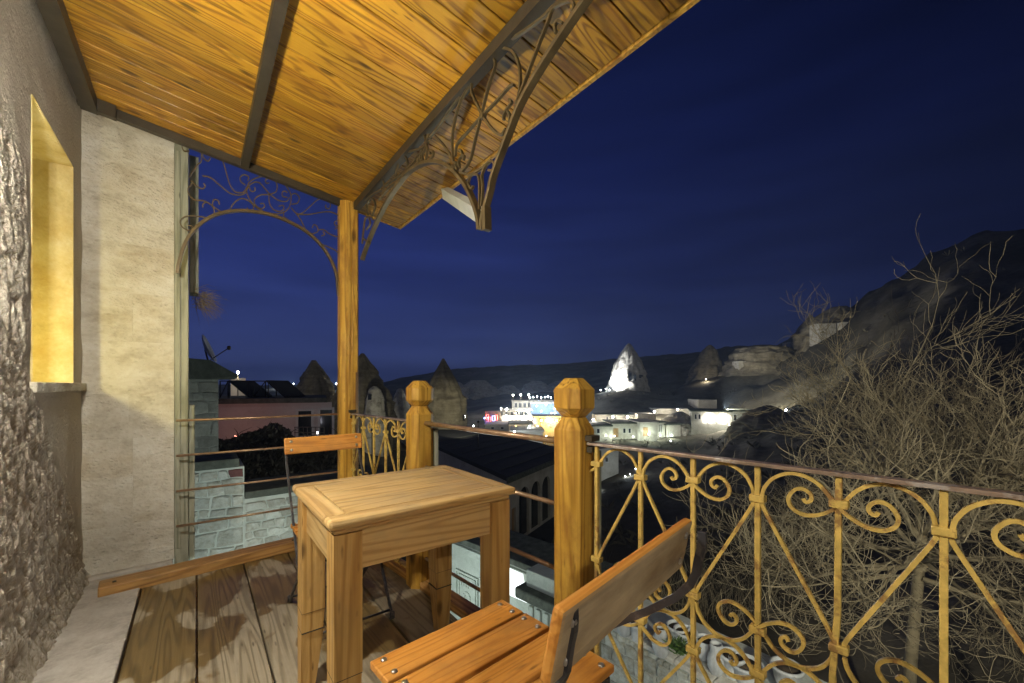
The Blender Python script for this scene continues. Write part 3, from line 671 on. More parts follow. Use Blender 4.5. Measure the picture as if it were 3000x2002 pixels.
# ------------------------------------------------------------------ folding chairs
def chair(loc, rz, label, nsl, sw, s0, s1, by, bh, bz, bw_, bt, slat_m, back_m, skew=0.0):
    """faces +y locally; slats run across; s0/s1 rear and front of the seat; by/bz back board position"""
    r_ = root('folding_chair', (loc[0], loc[1], 0), label, 'chair', 'folding bistro chairs', rz)
    zs_ = 0.455; w2 = sw/2
    def pt(nm, mb, m, **k): return part(nm, mb, m, r_, world=False, **k)
    pitch = (s1-s0)/nsl; gap = 0.011 if nsl < 5 else 0.014
    for i in range(nsl):
        yv = s0 + pitch*(i+0.5)
        o = plank('slat', (0,0,0), (1,0,0), sw, pitch-gap, 0.020, slat_m, None, (0,1,0), 0, 0.004)
        o.parent = r_; o.matrix_local = Matrix.Translation((-w2, yv, zs_-0.010+random.uniform(-0.001,0.001)))
        for sx_ in (-1, 1):
            for dy in ((-pitch*0.26, pitch*0.26) if nsl < 5 else (0,)):
                sc = part('screw', MB().lathe([(0.0085,0),(0.0075,0.003),(0.002,0.0045)], (0 if sx_ > 0 else 0,0,0), 10), M['screw'], o, world=False)
                sc.location = (0.028 if sx_ < 0 else sw-0.028, dy, 0.010)
    for sx_ in (-1, 1):
        X = sx_*(w2-0.028)
        pt('seat_rail', MB().box((X-0.006, s0+0.005, zs_-0.048), (X+0.006, s1-0.005, zs_-0.021)), M['chair'])
        Xb = sx_*(w2-0.008)
        bar = [(Xb,by-0.012,bz-0.012),(Xb,by-0.007,bz-0.06),(Xb,by+0.045,bz-0.17),(Xb,-0.055,zs_-0.02),(Xb,0.10,0.20),(Xb,0.225,0.03),(Xb,0.24,0.0)]
        pt('back_bar', MB().strip([Vector(p) for p in catmull(bar,4)], 0.017, 0.010, (1,0,0)), M['chair'], bevel=0.0015)
        Xc = sx_*(w2-0.020)
        leg = [(Xc,s1-0.05,zs_-0.03),(Xc,0.06,0.28),(Xc,-0.10,0.14),(Xc,-0.225,0.02),(Xc,-0.245,0.0)]
        pt('rear_leg', MB().strip([Vector(p) for p in catmull(leg,4)], 0.020, 0.009, (1,0,0)), M['chair'], bevel=0.0015)
        for yy, XX in ((0.24,Xb),(-0.245,Xc)): pt('foot_cap', MB().lathe([(0.013,0.0),(0.013,0.03),(0.009,0.034)], (XX,yy,0), 8), M['chair'])
    pt('front_stretcher', MB().tube([(-w2+0.008,0.222,0.036),(w2-0.008,0.222,0.036)], 0.0055, 6), M['chair'])
    pt('rear_stretcher', MB().tube([(-w2+0.02,-0.215,0.036),(w2-0.02,-0.215,0.036)], 0.0055, 6), M['chair'])
    pt('pivot_rod', MB().tube([(-w2+0.008,0.03,0.28),(w2-0.008,0.03,0.28)], 0.005, 6), M['chair'])
    b = plank('backrest', (0,0,0), (1,0,0), bw_, bh, bt, back_m, None, (0,1,0), 0, 0.006); b.parent = r_
    tilt = R(12)
    b.matrix_local = Matrix.Translation((0, by+bt/2+0.010, bz-bh/2)) @ Matrix.Rotation(skew, 4, 'Z') @ Matrix.Translation((-bw_/2, 0, 0)) @ Matrix.Rotation(R(90)+tilt, 4, 'X')
    for sx_ in (0.032, bw_-0.032):
        for dy in (-bh*0.26, bh*0.26):
            for dz in (1, -1):
                sc = part('screw', MB().lathe([(0.008,0),(0.0065,0.003),(0.002,0.0045)], (0,0,0), 10), M['screw'], b, world=False)
                sc.location = (sx_, dy, dz*bt/2); sc.rotation_euler = (0 if dz > 0 else math.pi, 0, 0)
    return r_
chair((0.575, 2.205), math.pi, 'far folding chair with narrow seat slats and plain board back behind the table', 7, 0.40, -0.115, 0.235, -0.29, 0.088, 0.868, 0.405, 0.020, M['seat'], M['seat'])
chair((0.588, 0.832), R(5), 'near orange slatted folding chair with weathered grey back board', 4, 0.445, -0.205, 0.232, -0.405, 0.115, 0.856, 0.500, 0.020, M['seat'], M['back'], R(5.5))
# ------------------------------------------------------------------ terrain of the valley
def polar(v):
    d = Vector((v.x, v.y, 0)); X = d.dot(RV); Y = d.dot(DV); return math.atan2(X, Y), math.log(max(1.0, math.hypot(X, Y)))
CP = []
def g(px, py, D): p = at(px, py, D); a, l = polar(p); CP.append((a, l, p.z))
def gz(px, D, z): p = at(px, 1130, D); a, l = polar(p); CP.append((a, l, z))
for px in (-600, 300, 1100, 1900, 2700, 3600): gz(px, 2.5, -6.3)
for px in (-400, 300, 900): gz(px, 9, -5.2); gz(px, 14, -4.2); gz(px, 26, -3.6)
for px, D, z in ((500,45,-3.2),(950,45,-3.4),(1120,36,-4.2),(1290,42,-6.2),(700,100,-3.0),(1000,95,-3.5),(300,120,-1.0),
                 (1300,12,-8.4),(1500,10,-8.4),(1700,9,-7.6),(1500,20,-7.4),(1300,25,-7.0),(1600,27,-7.6),(1450,45,-9.6),(1600,60,-10.0)): gz(px, D, z)
for px, py, D in ((500,1128,300),(800,1130,300),(950,1128,300),(1100,1128,290),(1190,1106,270),(1330,1086,260),(1500,1076,250),(1700,1066,250),(1870,1046,250),(2000,1040,245),(2110,1036,240),(2190,1022,215),
                  (1180,1150,190),(1330,1150,180),(1500,1150,170),(1650,1150,165),
                  (1450,1268,88),(1600,1262,88),(1500,1195,112),(1650,1190,112),(1420,1200,120),
                  (1760,1300,66),(1900,1296,66),(2000,1292,66),(2150,1262,72),(1800,1215,84),(1950,1195,86),(2080,1190,90),(2200,1180,86),(1840,1142,106),(1750,1150,120),(1950,1150,118),(2075,1112,122),(2150,1105,125),
                  (1800,1340,45),(2000,1340,42),(2200,1300,45),(1850,1480,24),(2100,1460,22),(2150,1500,18),
                  (2250,1235,70),(2270,1130,92),(2210,1072,108),(2290,1018,112),(2375,975,112),(2450,935,108),(2560,872,100),(2650,812,96),(2740,745,92),(2820,722,88),(3000,690,84),(3300,640,84),
                  (2560,1010,72),(2480,1150,52),(2740,960,58),(3000,920,50),(2500,1290,32),(2740,1230,28),(3000,1210,26),(2700,1500,14),(3050,1450,12),(2350,1100,85)): g(px, py, D)
for px, D, z in ((500,480,-6),(1000,480,-4),(1500,420,6),(1900,420,8),(2150,380,8),(2375,175,8),(2560,165,12),(2740,160,16),(3000,150,18),(3300,150,18),
                 (-600,120,-2),(-600,300,0),(300,300,1.0)): gz(px, D, z)
for px in (-600, 300, 1100, 1900, 2700, 3600): gz(px, 1600, -60)
CPa = np.array(CP)
def tps(r): return np.where(r > 1e-9, r*r*np.log(r+1e-12), 0)
XY = np.stack([CPa[:,0]*2.2, CPa[:,1]], 1); n_ = len(XY)
K = tps(np.linalg.norm(XY[:,None]-XY[None], axis=2)) + np.eye(n_)*0.002
Pm = np.hstack([np.ones((n_,1)), XY]); Amat = np.block([[K, Pm],[Pm.T, np.zeros((3,3))]])
SC = np.exp(CPa[:,1])                                                # interpolate the slope z/distance: stays well conditioned
wgt = np.linalg.solve(Amat, np.concatenate([(CPa[:,2]-EYE)/SC, np.zeros(3)]))
def ground_z(a, l):
    q = np.stack([np.asarray(a)*2.2, np.asarray(l)], -1).reshape(-1, 2)
    k = tps(np.linalg.norm(q[:,None]-XY[None], axis=2))
    z = k @ wgt[:n_] + np.hstack([np.ones((len(q),1)), q]) @ wgt[n_:]
    return EYE + z*np.exp(q[:,1])
na, nl_ = 420, 260
aa = np.linspace(R(-95), R(95), na); ll = np.linspace(math.log(2.2), math.log(1500), nl_)
A2_, L2_ = np.meshgrid(aa, ll); Zg = ground_z(A2_.ravel(), L2_.ravel())
tm = MB()
for a, l, z in zip(A2_.ravel(), L2_.ravel(), Zg):
    d = math.exp(l); p = EO + (RV*math.sin(a) + DV*math.cos(a))*d
    amp = 0.006*d if d < 150 else 0.9
    if d > 60 and a > R(20): z += min(1.0,(d-60)/30)*min(1.0,(a-R(20))/R(8))*(3.4*(0.35-abs(noise.noise(Vector((p.x*0.045, p.y*0.045, 3.0))))) + 2.2*(0.3-abs(noise.noise(Vector((p.x*0.12, p.y*0.12, 9.0))))) + 1.0*(0.3-abs(noise.noise(Vector((p.x*0.31, p.y*0.31, 5.0))))))
    if d > 6: z += amp*(noise.fractal(Vector((p.x, p.y, 0))*(6.0/d if d < 60 else 0.10), 0.9, 2.0, 4)) + (0.010*min(d,110)*noise.noise(Vector((a*26, l*3.0, 0))) if a > R(22) and d > 40 else 0)
    tm.v.append((p.x, p.y, float(z)))
for j in range(nl_-1):
    for i in range(na-1): q_ = j*na+i; tm.f.append([q_, q_+1, q_+na+1, q_+na]); tm.s.append(True)
M['ground'] = stone('dry_hillside', [(0.045,0.042,0.030),(0.10,0.088,0.062),(0.20,0.18,0.14)], 0.11, 0.7, dist=0.5, fine=1.1, stain=(0.6,(0.26,0.24,0.19),0.05))
terr = part('terrain', tm, M['ground'], None); terr['kind'] = 'structure'
def gp(px, D, dz=0.0):
    p = at(px, 1130, D); a, l = polar(p); p.z = float(ground_z([a],[l])[0])+dz; return p

# ------------------------------------------------------------------ materials for the village
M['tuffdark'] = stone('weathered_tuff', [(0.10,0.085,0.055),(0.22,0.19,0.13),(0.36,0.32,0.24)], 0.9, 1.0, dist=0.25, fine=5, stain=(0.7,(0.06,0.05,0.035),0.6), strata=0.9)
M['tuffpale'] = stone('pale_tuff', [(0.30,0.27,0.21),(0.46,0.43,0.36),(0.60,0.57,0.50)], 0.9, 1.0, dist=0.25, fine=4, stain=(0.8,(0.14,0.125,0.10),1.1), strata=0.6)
M['house'] = stone('tuff_masonry', [(0.36,0.33,0.26),(0.50,0.47,0.40),(0.60,0.57,0.50)], 1.2, 0.4, dist=0.03, fine=9, stain=(0.4,(0.30,0.27,0.20),0.7))
M['plaster'] = stone('pink_grey_plaster', [(0.46,0.40,0.36),(0.56,0.50,0.46),(0.62,0.57,0.54)], 0.8, 0.2, dist=0.02, fine=9)
M['rubble'] = stone('pale_rubble_stone', [(0.28,0.27,0.20),(0.46,0.46,0.39),(0.64,0.66,0.60)], 9, 1.0, dist=0.03, fine=34, rnd=0.30, stain=(0.8,(0.60,0.63,0.57),1.7))
M['mortar'] = stone('pale_mortar', [(0.38,0.40,0.35),(0.50,0.53,0.47),(0.60,0.62,0.57)], 5, 0.5, dist=0.02, fine=30)
M['flatroof'] = plain('tar_roof', (0.022,0.022,0.022), 0.95, 0, 0.35, 0.8, 0.2)
M['pane'] = plain('dark_window_glass', (0.02,0.022,0.025), 0.12, 0, 0.2, 2, 0)
M['frame'] = plain('white_window_frame', (0.55,0.54,0.50), 0.5, 0, 0.1, 3, 0)
M['door'] = plain('wooden_door', (0.36,0.22,0.09), 0.5, 0, 0.2, 3, 0.1)
M['coping'] = stone('dark_coping', [(0.05,0.055,0.045),(0.10,0.11,0.09),(0.16,0.17,0.14)], 5, 0.4, dist=0.02, fine=30)
M['glow'] = emit('lamp_glass', (1.0,0.97,0.90), 30)
M['glowc'] = emit('cool_lamp_glass', (0.85,0.93,1.0), 30)
M['glowy'] = emit('amber_lamp_glass', (1.0,0.62,0.12), 14)
M['glowr'] = emit('red_neon_tube', (1.0,0.10,0.06), 9)
M['glowb'] = emit('blue_neon_tube', (0.15,0.35,1.0), 9)
M['bark'] = plain('pale_bark', (0.30,0.25,0.15), 0.85, 0, 0.3, 6, 0.2)
M['barkdark'] = plain('grey_bark', (0.12,0.10,0.075), 0.9, 0, 0.3, 6, 0.2)
M['clay'] = stone('white_glazed_pot', [(0.34,0.36,0.35),(0.52,0.54,0.53),(0.62,0.64,0.63)], 9, 0.3, dist=0.01, fine=30, stretch=(1,1,0.4), stain=(0.4,(0.26,0.22,0.17),5), rough=0.6, rnd=0.12)
M['soil'] = plain('pot_soil', (0.055,0.04,0.025), 0.95, 0, 0.4, 20, 0.5)
M['leafdark'] = plain('dark_leaf', (0.045,0.06,0.025), 0.6, 0, 0.3, 3, 0)
M['ivy'] = plain('dry_ivy_leaf', (0.045,0.034,0.02), 0.8, 0, 0.5, 2, 0)

# ------------------------------------------------------------------ lamps of the village
def street_lamp(px, py, D, power, color, label, group=None, mat='glow', h=0.0, r=0.12, rad=0.15, off=0.0, name='village_lamp'):
    """a globe (on a pole when h > 0) with its own light"""
    p = px if py is None else at(px, py, D); r_ = root(name, (p.x, p.y, p.z-h), label, 'lamp', group)
    r *= 0.62
    part('globe', MB().lathe([(r*0.3,-r*0.95),(r*0.8,-r*0.6),(r,0),(r*0.8,r*0.6),(r*0.3,r*0.95)], p, 10), M[mat], r_)
    if h: part('pole', MB().tube([(p.x,p.y,p.z-h),(p.x,p.y,p.z-r*0.9)], 0.045, 6), M['dark'], r_)
    else: part('fixing', MB().lathe([(r*0.4,r*0.9),(r*0.7,r*1.15),(r*0.2,r*1.3)], p, 8), M['dark'], r_)
    q = p - DV*(off+r*1.15) + UV*(0.1*r)
    if power: lamp('lamp_light', q, power*(1.55 if py is not None and D > 55 else 1.0), color, r_, rad)
    return r_
WH = (1.0,0.95,0.86); CW = (0.82,0.94,1.0); GW = (0.86,1.0,0.86)

# ------------------------------------------------------------------ buildings
def house(label, pl, pr_, ztop, zbot, depth, wins=(), wallm='house', name='stone_house', roof=None, over=0.25, roofth=0.3, cat='house', group=None, parapet=True, gable=False):
    """box building whose front runs from ground point pl to pr_; wins: (u0,u1,z0,z1,kind), u in metres from the left"""
    a = Vector((pl.x, pl.y, 0)); b = Vector((pr_.x, pr_.y, 0)); ux = (b-a).normalized(); L = (b-a).length
    uy = Vector((-ux.y, ux.x, 0))
    if uy.dot(DV) < 0: uy = -uy
    F = lambda s, t, z: a + ux*s + uy*t + Vector((0,0,z))
    r_ = root(name, F(L/2, depth/2, zbot), label, cat, group)
    def fbox(s0,s1,t0,t1,z0,z1): 
        vs = [F(s0,t0,z0),F(s1,t0,z0),F(s1,t1,z0),F(s0,t1,z0),F(s0,t0,z1),F(s1,t0,z1),F(s1,t1,z1),F(s0,t1,z1)]
        return MB().add(vs, [(0,3,2,1),(4,5,6,7),(0,1,5,4),(1,2,6,5),(2,3,7,6),(3,0,4,7)])
    # front wall with real openings: split into strips round the openings
    fw = MB(); th = 0.35
    us = sorted(set([0, L] + [w[0] for w in wins] + [w[1] for w in wins])); zs_ = sorted(set([zbot, ztop] + [w[2] for w in wins] + [w[3] for w in wins]))
    for s0, s1 in zip(us[:-1], us[1:]):
        run = None
        for z0, z1 in zip(zs_[:-1], zs_[1:]):
            hole = any(w[0]-1e-6 <= s0 and s1 <= w[1]+1e-6 and w[2]-1e-6 <= z0 and z1 <= w[3]+1e-6 for w in wins)
            if hole:
                if run is not None: b_ = fbox(s0,s1,0,th,run,z0); fw.add(b_.v,b_.f); run = None
            elif run is None: run = z0
        if run is not None: b_ = fbox(s0,s1,0,th,run,ztop); fw.add(b_.v,b_.f)
    b_ = fbox(0,L,th+0.002,depth,zbot,ztop); fw.add(b_.v,b_.f)
    part('wall', fw, M[wallm], r_)
    if roof: part('roof', fbox(-over,L+over,-over,depth+over,ztop+0.003,ztop+roofth), M[roof], r_, bevel=0.02)
    for (s0,s1,z0,z1,kind) in wins:
        if kind in ('win','door','lit'):
            nm = 'door' if kind == 'door' else 'window'
            fr = MB(); e_ = 0.09
            for q_ in ((s0-e_,s1+e_,z1,z1+e_),(s0-e_,s0,z0,z1),(s1,s1+e_,z0,z1),(s0-e_,s1+e_,z0-e_,z0)):
                b_ = fbox(q_[0],q_[1],-0.05,0.06,q_[2],q_[3]); fr.add(b_.v,b_.f)
            w = part(nm, fr, M['frame'] if kind != 'door' else M['door'], r_)
            part('pane' if kind != 'door' else 'door_leaf', fbox(s0,s1,0.14,0.20,z0,z1), M['pane'] if kind == 'win' else (M['door'] if kind == 'door' else M['frame']), w)
            if kind == 'win' and s1-s0 > 0.5: part('mullion', fbox((s0+s1)/2-0.03,(s0+s1)/2+0.03,0.09,0.135,z0,z1), M['frame'], w)
        elif kind == 'arch':
            w = MB(); c = (s0+s1)/2; rr_ = (s1-s0)/2; zc = z1-rr_
            n__ = 10; outer = [(s0, z1), (c, z1), (s1, z1)]
            arc = [(c-rr_*math.cos(math.pi*k/n__), zc+rr_*math.sin(math.pi*k/n__)) for k in range(n__+1)]
            # spandrels fill the square corners above the arch
            vs = []; fs = []
            for k in range(n__):
                (x0,z0_),(x1,z1_) = arc[k], arc[k+1]
                o = len(vs)
                for t in (0.002, th-0.002): vs += [F(x0,t,z0_),F(x1,t,z1_),F(x1,t,z1),F(x0,t,z1)]
                fs += [(o,o+1,o+2,o+3),(o+7,o+6,o+5,o+4),(o,o+4,o+5,o+1)]
            w.add(vs, fs); wp = part('arch', w, M[wallm], r_)
            part('arch_back', fbox(s0,s1,th-0.06,th-0.01,z0,z1), M['house'] , wp)
    r_['_f'] = 0; del r_['_f']
    return r_, F, L

Z = lambda py, D: EYE - (py-1130)/1200.0*D
# --- white lit building with the satellite dish, at the left
h1, F1, L1 = house('small stone house with satellite dish on its roof beyond the rods', at(470,1130,8.35), at(640,1130,9.35), Z(1112,9), -5.5, 3.0, wins=(), wallm='rubble')
M['housestone'] = stone('grey_wall_stone', [(0.28,0.28,0.23),(0.42,0.42,0.36),(0.54,0.54,0.48)], 5, 0.9, dist=0.03, fine=25, rnd=0.25)
def stone_mesh(seed):
    rs = random.Random(seed); m = MB(); vs = []
    for z, s in ((0,1.0),(0.7,0.97),(1.0,0.80)):
        for x, y in ((-1,-1),(0,-1.02),(1,-1),(1.02,0),(1,1),(0,1.02),(-1,1),(-1.02,0)):
            k_ = 0.95 if abs(x) == abs(y) else 1.0
            vs.append((x*0.5*s*k_*(1+rs.uniform(-0.12,0.07)), y*0.5*s*k_*(1+rs.uniform(-0.12,0.07)), z*(1+rs.uniform(-0.15,0.15))))
    fs = [(0+k*8+i, k*8+(i+1)%8, (k+1)*8+(i+1)%8, (k+1)*8+i) for k in range(2) for i in range(8)] + [tuple(range(16,24))]
    m.add(vs, fs); return m.mesh('stone_shape')
SM = [stone_mesh(i) for i in range(7)]
def rubble(parent, o, ux, uz, w, h, course, m, outward, cut=None, proud=0.012, name='stone', red=None):
    """individual stones laid in courses over a mortar face"""
    o, ux, uz, nn = Vector(o), Vector(ux).normalized(), Vector(uz).normalized(), Vector(outward).normalized()
    acc = Vector((0,0,0)); p = parent
    while p is not None: acc += p.location; p = p.parent
    rs = random.Random(int(w*1000)+11); sd_ = rs.uniform(0, 50)
    zb = [0.0]
    while zb[-1] < h-0.05: zb.append(min(h, zb[-1]+course*rs.uniform(0.65, 1.45)))
    zl = lambda k, x: zb[k] + (0 if k in (0, len(zb)-1) else course*0.30*noise.noise(Vector((x*2.6/course*0.12+sd_, k*3.7, 0))) + course*0.16*noise.noise(Vector((x*1.1/course, k*9.1, sd_))))
    for k in range(len(zb)-1):
        x = 0.0; tilt0 = 0.0
        while x < w-0.02:
            ch = zb[k+1]-zb[k]; sw = max(course*0.45, ch*rs.uniform(0.7, 2.1)); x1 = min(w, x+sw)
            if w-x1 < course*0.4: x1 = w
            tilt1 = 0.0 if x1 >= w else rs.uniform(-0.22, 0.22)*ch
            xm, zm = (x+x1)/2, (zb[k]+zb[k+1])/2
            if not (cut and cut(xm, zm)):
                g_ = 0.0045; e_ = proud*rs.uniform(0.4, 1.5)
                bl, br_, tl, tr_ = x-tilt0/2+g_, x1-tilt1/2-g_, x+tilt0/2+g_, x1+tilt1/2-g_
                ring = [(bl, zl(k,bl)+g_), ((bl+br_)/2, zl(k,xm)+g_*rs.uniform(0.4,1.6)), (br_, zl(k,br_)+g_), (br_+rs.uniform(-1,1)*g_, zm), (tr_, zl(k+1,tr_)-g_), ((tl+tr_)/2, zl(k+1,xm)-g_*rs.uniform(0.4,1.6)), (tl, zl(k+1,tl)-g_), (tl+(bl-tl)/2+rs.uniform(-1,1)*g_, zm)]
                m_ = MB(); rings_ = []
                for s_, d_ in ((1.0, -0.004), (0.97, e_*0.7), (0.80, e_*1.15)):
                    rr_ = []
                    for i_, (u_, v_) in enumerate(ring):
                        q_ = 0.10 if (i_ in (0,2,4,6) and d_ > 0) else 0.0
                        uu, vv = xm+(u_-xm)*(s_-q_), zm+(v_-zm)*(s_-q_); rr_.append(o + ux*uu + uz*vv + nn*(d_+rs.uniform(-0.15,0.15)*e_*(s_ < 0.9)))
                    rings_.append(rr_)
                m_.loft(rings_, True)
                part(name, m_, red if (red and rs.random() < 0.03) else m, parent)
            x = x1; tilt0 = tilt1
fdir = (F1(1,0,0)-F1(0,0,0)).normalized(); odir = -(F1(0,1,0)-F1(0,0,0)).normalized()
rubble(h1, F1(0,0,-2.1), fdir, (0,0,1), L1, Z(1112,9)+2.1, 0.21, M['housestone'], odir, cut=lambda u,z: z < 1.15 and (0.5 < u < L1-0.12) and not (0.72 < u < 0.84) and not (0.95<u<1.08))
for u0, u1 in ((0.50,0.72),(0.845,0.95),(1.085,L1-0.12)): 
    s_ = MB(); q_ = [F1(u0,-0.012,-2.1),F1(u1,-0.012,-2.1),F1(u1,-0.012,-0.98),F1(u0,-0.012,-0.98)]; q2 = [v+odir*(-0.2) for v in q_]
    s_.add(q_+q2, [(0,1,2,3),(7,6,5,4),(0,4,5,1),(1,5,6,2),(2,6,7,3),(3,7,4,0)]); part('window', s_, M['pane'], h1)
rfm = MB(); 
rv_ = [F1(-0.2,-0.35,Z(1052,9)), F1(0.75,-0.35,Z(1056,9)), F1(L1+0.28,-0.30,Z(1100,9)), F1(L1+0.28,2.8,Z(1096,9)), F1(0.75,3,Z(1050,9)), F1(-0.2,3,Z(1048,9))]
lo_ = [F1(-0.2,-0.30,Z(1111,9)), F1(0.75,-0.30,Z(1110,9)), F1(L1+0.2,-0.25,Z(1112,9)), F1(L1+0.2,2.8,Z(1112,9)), F1(0.75,3,Z(1111,9)), F1(-0.2,3,Z(1111,9))]
rfm.loft([lo_, rv_]); part('roof', rfm, M['coping'], h1)
# satellite dish
dc = at(612,1022,9.6); sd = root('satellite_dish', (dc.x, dc.y, Z(1062,9.6)), 'pale satellite dish standing on the dark roof edge of the stone house', 'satellite dish')
dn = (RV*0.80 + DV*0.42 + UV*0.36).normalized(); d1 = dn.orthogonal().normalized(); d2 = dn.cross(d1)
dm = MB(); rings = []
for r_k, off_ in ((0.02,-0.07),(0.15,-0.055),(0.27,-0.02),(0.34,0.02),(0.345,0.012),(0.27,-0.032),(0.02,-0.085)):
    rings.append([dc + (d1*math.cos(t_)+d2*math.sin(t_))*r_k + dn*off_ for t_ in [2*math.pi*k/24 for k in range(24)]])
dm.loft(rings, True, True); part('dish', dm, plain('dish_paint', (0.55,0.57,0.60), 0.4), sd)
lnb = dc + dn*0.42 - UV*0.12
part('arm', MB().tube([dc - UV*0.30 - dn*0.03, lnb], 0.012, 6), M['dark'], sd); part('receiver', MB().lathe([(0.02,-0.05),(0.04,-0.03),(0.04,0.03),(0.02,0.05)], lnb, 8), M['dark'], sd)
part('mast', MB().tube([Vector((dc.x,dc.y,Z(1066,9.6))), dc-dn*0.08], 0.02, 6), M['dark'], sd)

# --- pink flat roofed house with two tall windows
D2 = 16.0
h2, F2, L2 = house('pink plastered flat roofed house with two tall dark windows', at(560,1130,15.0), at(946,1130,16.85), Z(1182,D2), -4.6, 5.0,
    wins=[(3.48,3.95,Z(1283,D2),Z(1207,D2),'win'),(4.28,4.72,Z(1283,D2),Z(1205,D2),'win')], wallm='plaster', roof='coping', over=0.16, roofth=0.20)
def pipe_frame(pxs, label):
    (x0,y0),(x1,y1),(x2,y2) = pxs
    A_, B_, C_ = at(x0,y0,D2+0.4), at(x1,y1,D2+0.4), at(x2,y2,D2+0.4); dp = DV*1.6
    r_ = root('solar_collector', ((A_.x+C_.x)/2,(A_.y+C_.y)/2,Z(1164,D2)), label, 'solar panel', 'solar collectors on the pink house')
    pn = MB(); nrm = (C_-A_).cross(dp).normalized()*0.05
    pn.add([A_,C_,C_+dp,A_+dp,A_+nrm,C_+nrm,C_+dp+nrm,A_+dp+nrm], [(0,3,2,1),(4,5,6,7),(0,1,5,4),(1,2,6,5),(2,3,7,6),(3,0,4,7)]); part('panel', pn, M['flatroof'], r_)
    base = lambda p: Vector((p.x,p.y,Z(1166,D2)))
    for q_ in (A_, A_+dp, B_, B_+dp): part('leg', MB().tube([base(q_), q_ if q_ in (A_,) else Vector((q_.x,q_.y,A_.z))], 0.025, 5), M['dark'], r_)
    for s_, e_ in ((A_,A_+dp),(Vector((B_.x,B_.y,A_.z)),A_),(base(B_),A_)): part('brace', MB().tube([s_, e_], 0.02, 5), M['dark'], r_)
    return r_
pipe_frame(((668,1117),(645,1117),(728,1166)), 'dark solar collector on a frame nearer the stone house')
pipe_frame(((778,1117),(742,1117),(834,1166)), 'dark solar collector on a frame nearer the pointed rock')
rl = root('roof_rail', F2(2.2,0.1,Z(1164,D2)), 'thin dark pipe rail along the flat roof of the pink house', 'railing')
part('rail_pipe', MB().tube([at(672,1116.5,D2+0.2), at(786,1117,D2+0.2)], 0.02, 5), M['dark'], rl)
for x_ in (672, 724, 786): part('rail_post', MB().tube([at(x_,1117,D2+0.2), at(x_,1166,D2+0.2)], 0.018, 5), M['dark'], rl)
br = root('balcony_rail', F2(4.6,-0.6,Z(1290,D2)), 'dark iron balcony rail below the tall windows of the pink house', 'railing')
for y_ in (1252, 1268): part('rail_bar', MB().tube([at(862,y_,D2-0.5), at(950,y_,D2-0.5)], 0.015, 5), M['dark'], br)
for k in range(8): part('rail_post', MB().tube([at(864+k*12.2,1252,D2-0.5), at(864+k*12.2,1292,D2-0.5)], 0.012, 5), M['dark'], br)
# dry ivy mass in front of the pink house
iv = MB(); ri = random.Random(9)
for i in range(5200):
    u = ri.random(); px = 640+u*420; D = 11.5 + ri.uniform(-0.8, 1.8)
    top = 1282 + 10*math.sin(px*0.05) - (48*math.exp(-((px-795)/42.0)**2)) + (0 if px < 850 else 14)
    py = ri.uniform(top, 1440) if ri.random() < 0.8 else top + abs(ri.gauss(0, 8))
    c = at(px, py, D); s_ = ri.uniform(0.03, 0.09); t1 = Vector((ri.gauss(0,1),ri.gauss(0,1),ri.gauss(0,1))).normalized(); t2 = t1.orthogonal().normalized()
    iv.add([c-t1*s_, c+t2*s_*0.6, c+t1*s_, c-t2*s_*0.6], [(0,1,2,3)])
for i in range(160):
    px = ri.uniform(640,1050); c = at(px, ri.uniform(1280,1430), 12+ri.uniform(-0.6,1)); d_ = Vector((ri.gauss(0,1),ri.gauss(0,1),ri.gauss(0.6,0.6))).normalized()*ri.uniform(0.3,0.8)
    iv.tube([c, c+d_*0.5+Vector((0,0,0.05)), c+d_], [0.012,0.009,0.004], 4)
io = part('dry_ivy', iv, M['ivy'], None); tag(io, 'mass of dark dry ivy on the slope below the pink house', 'ivy', kind='stuff')
ib = MB(); rings = []
for k in range(15):
    px = 560+k*36; tp = 1292 + 10*math.sin(px*0.05) - 44*math.exp(-((px-795)/46.0)**2); D = 12.9
    a_ = at(px, tp, D); b_ = at(px, 1480, D-1.2); c_ = at(px, tp, D+1.3); b2 = Vector((c_.x, c_.y, b_.z))
    rings.append([b_, at(px, (tp+1480)/2, D-0.5), a_, c_, b2])
ib.loft(rings, True, True); eb2 = part('earth_bank', ib, plain('dark_earth', (0.03,0.024,0.016), 0.95), None); eb2['kind'] = 'structure'
# --- rubble wall of the neighbouring terrace
YW = 5.2
nw = root('rubble_wall', (0.7, YW+0.3, -0.8), 'pale rubble stone terrace wall with a stepped dark coping', 'wall')
part('mortar_face', MB().box((-1.2,YW,-6.3),(0.405,YW+0.6,0.29)).box((0.407,YW,-6.3),(1.9,YW+0.6,-0.06)), M['mortar'], nw)
part('coping', MB().box((-1.2,YW-0.03,0.292),(0.36,YW+0.65,0.385)), M['coping'], nw, bevel=0.01)
part('coping', MB().box((0.41,YW-0.03,-0.058),(1.92,YW+0.65,0.02)), M['coping'], nw, bevel=0.01)
M['redstone'] = stone('red_brown_stone', [(0.10,0.05,0.045),(0.16,0.075,0.07),(0.20,0.11,0.10)], 6, 0.6, fine=30)
rubble(nw, (-1.2,YW,-1.25), (1,0,0), (0,0,1), 1.6, 1.53, 0.115, M['rubble'], (0,-1,0), red=M['redstone'])
rubble(nw, (0.41,YW,-1.25), (1,0,0), (0,0,1), 1.5, 1.18, 0.115, M['rubble'], (0,-1,0), red=M['redstone'])

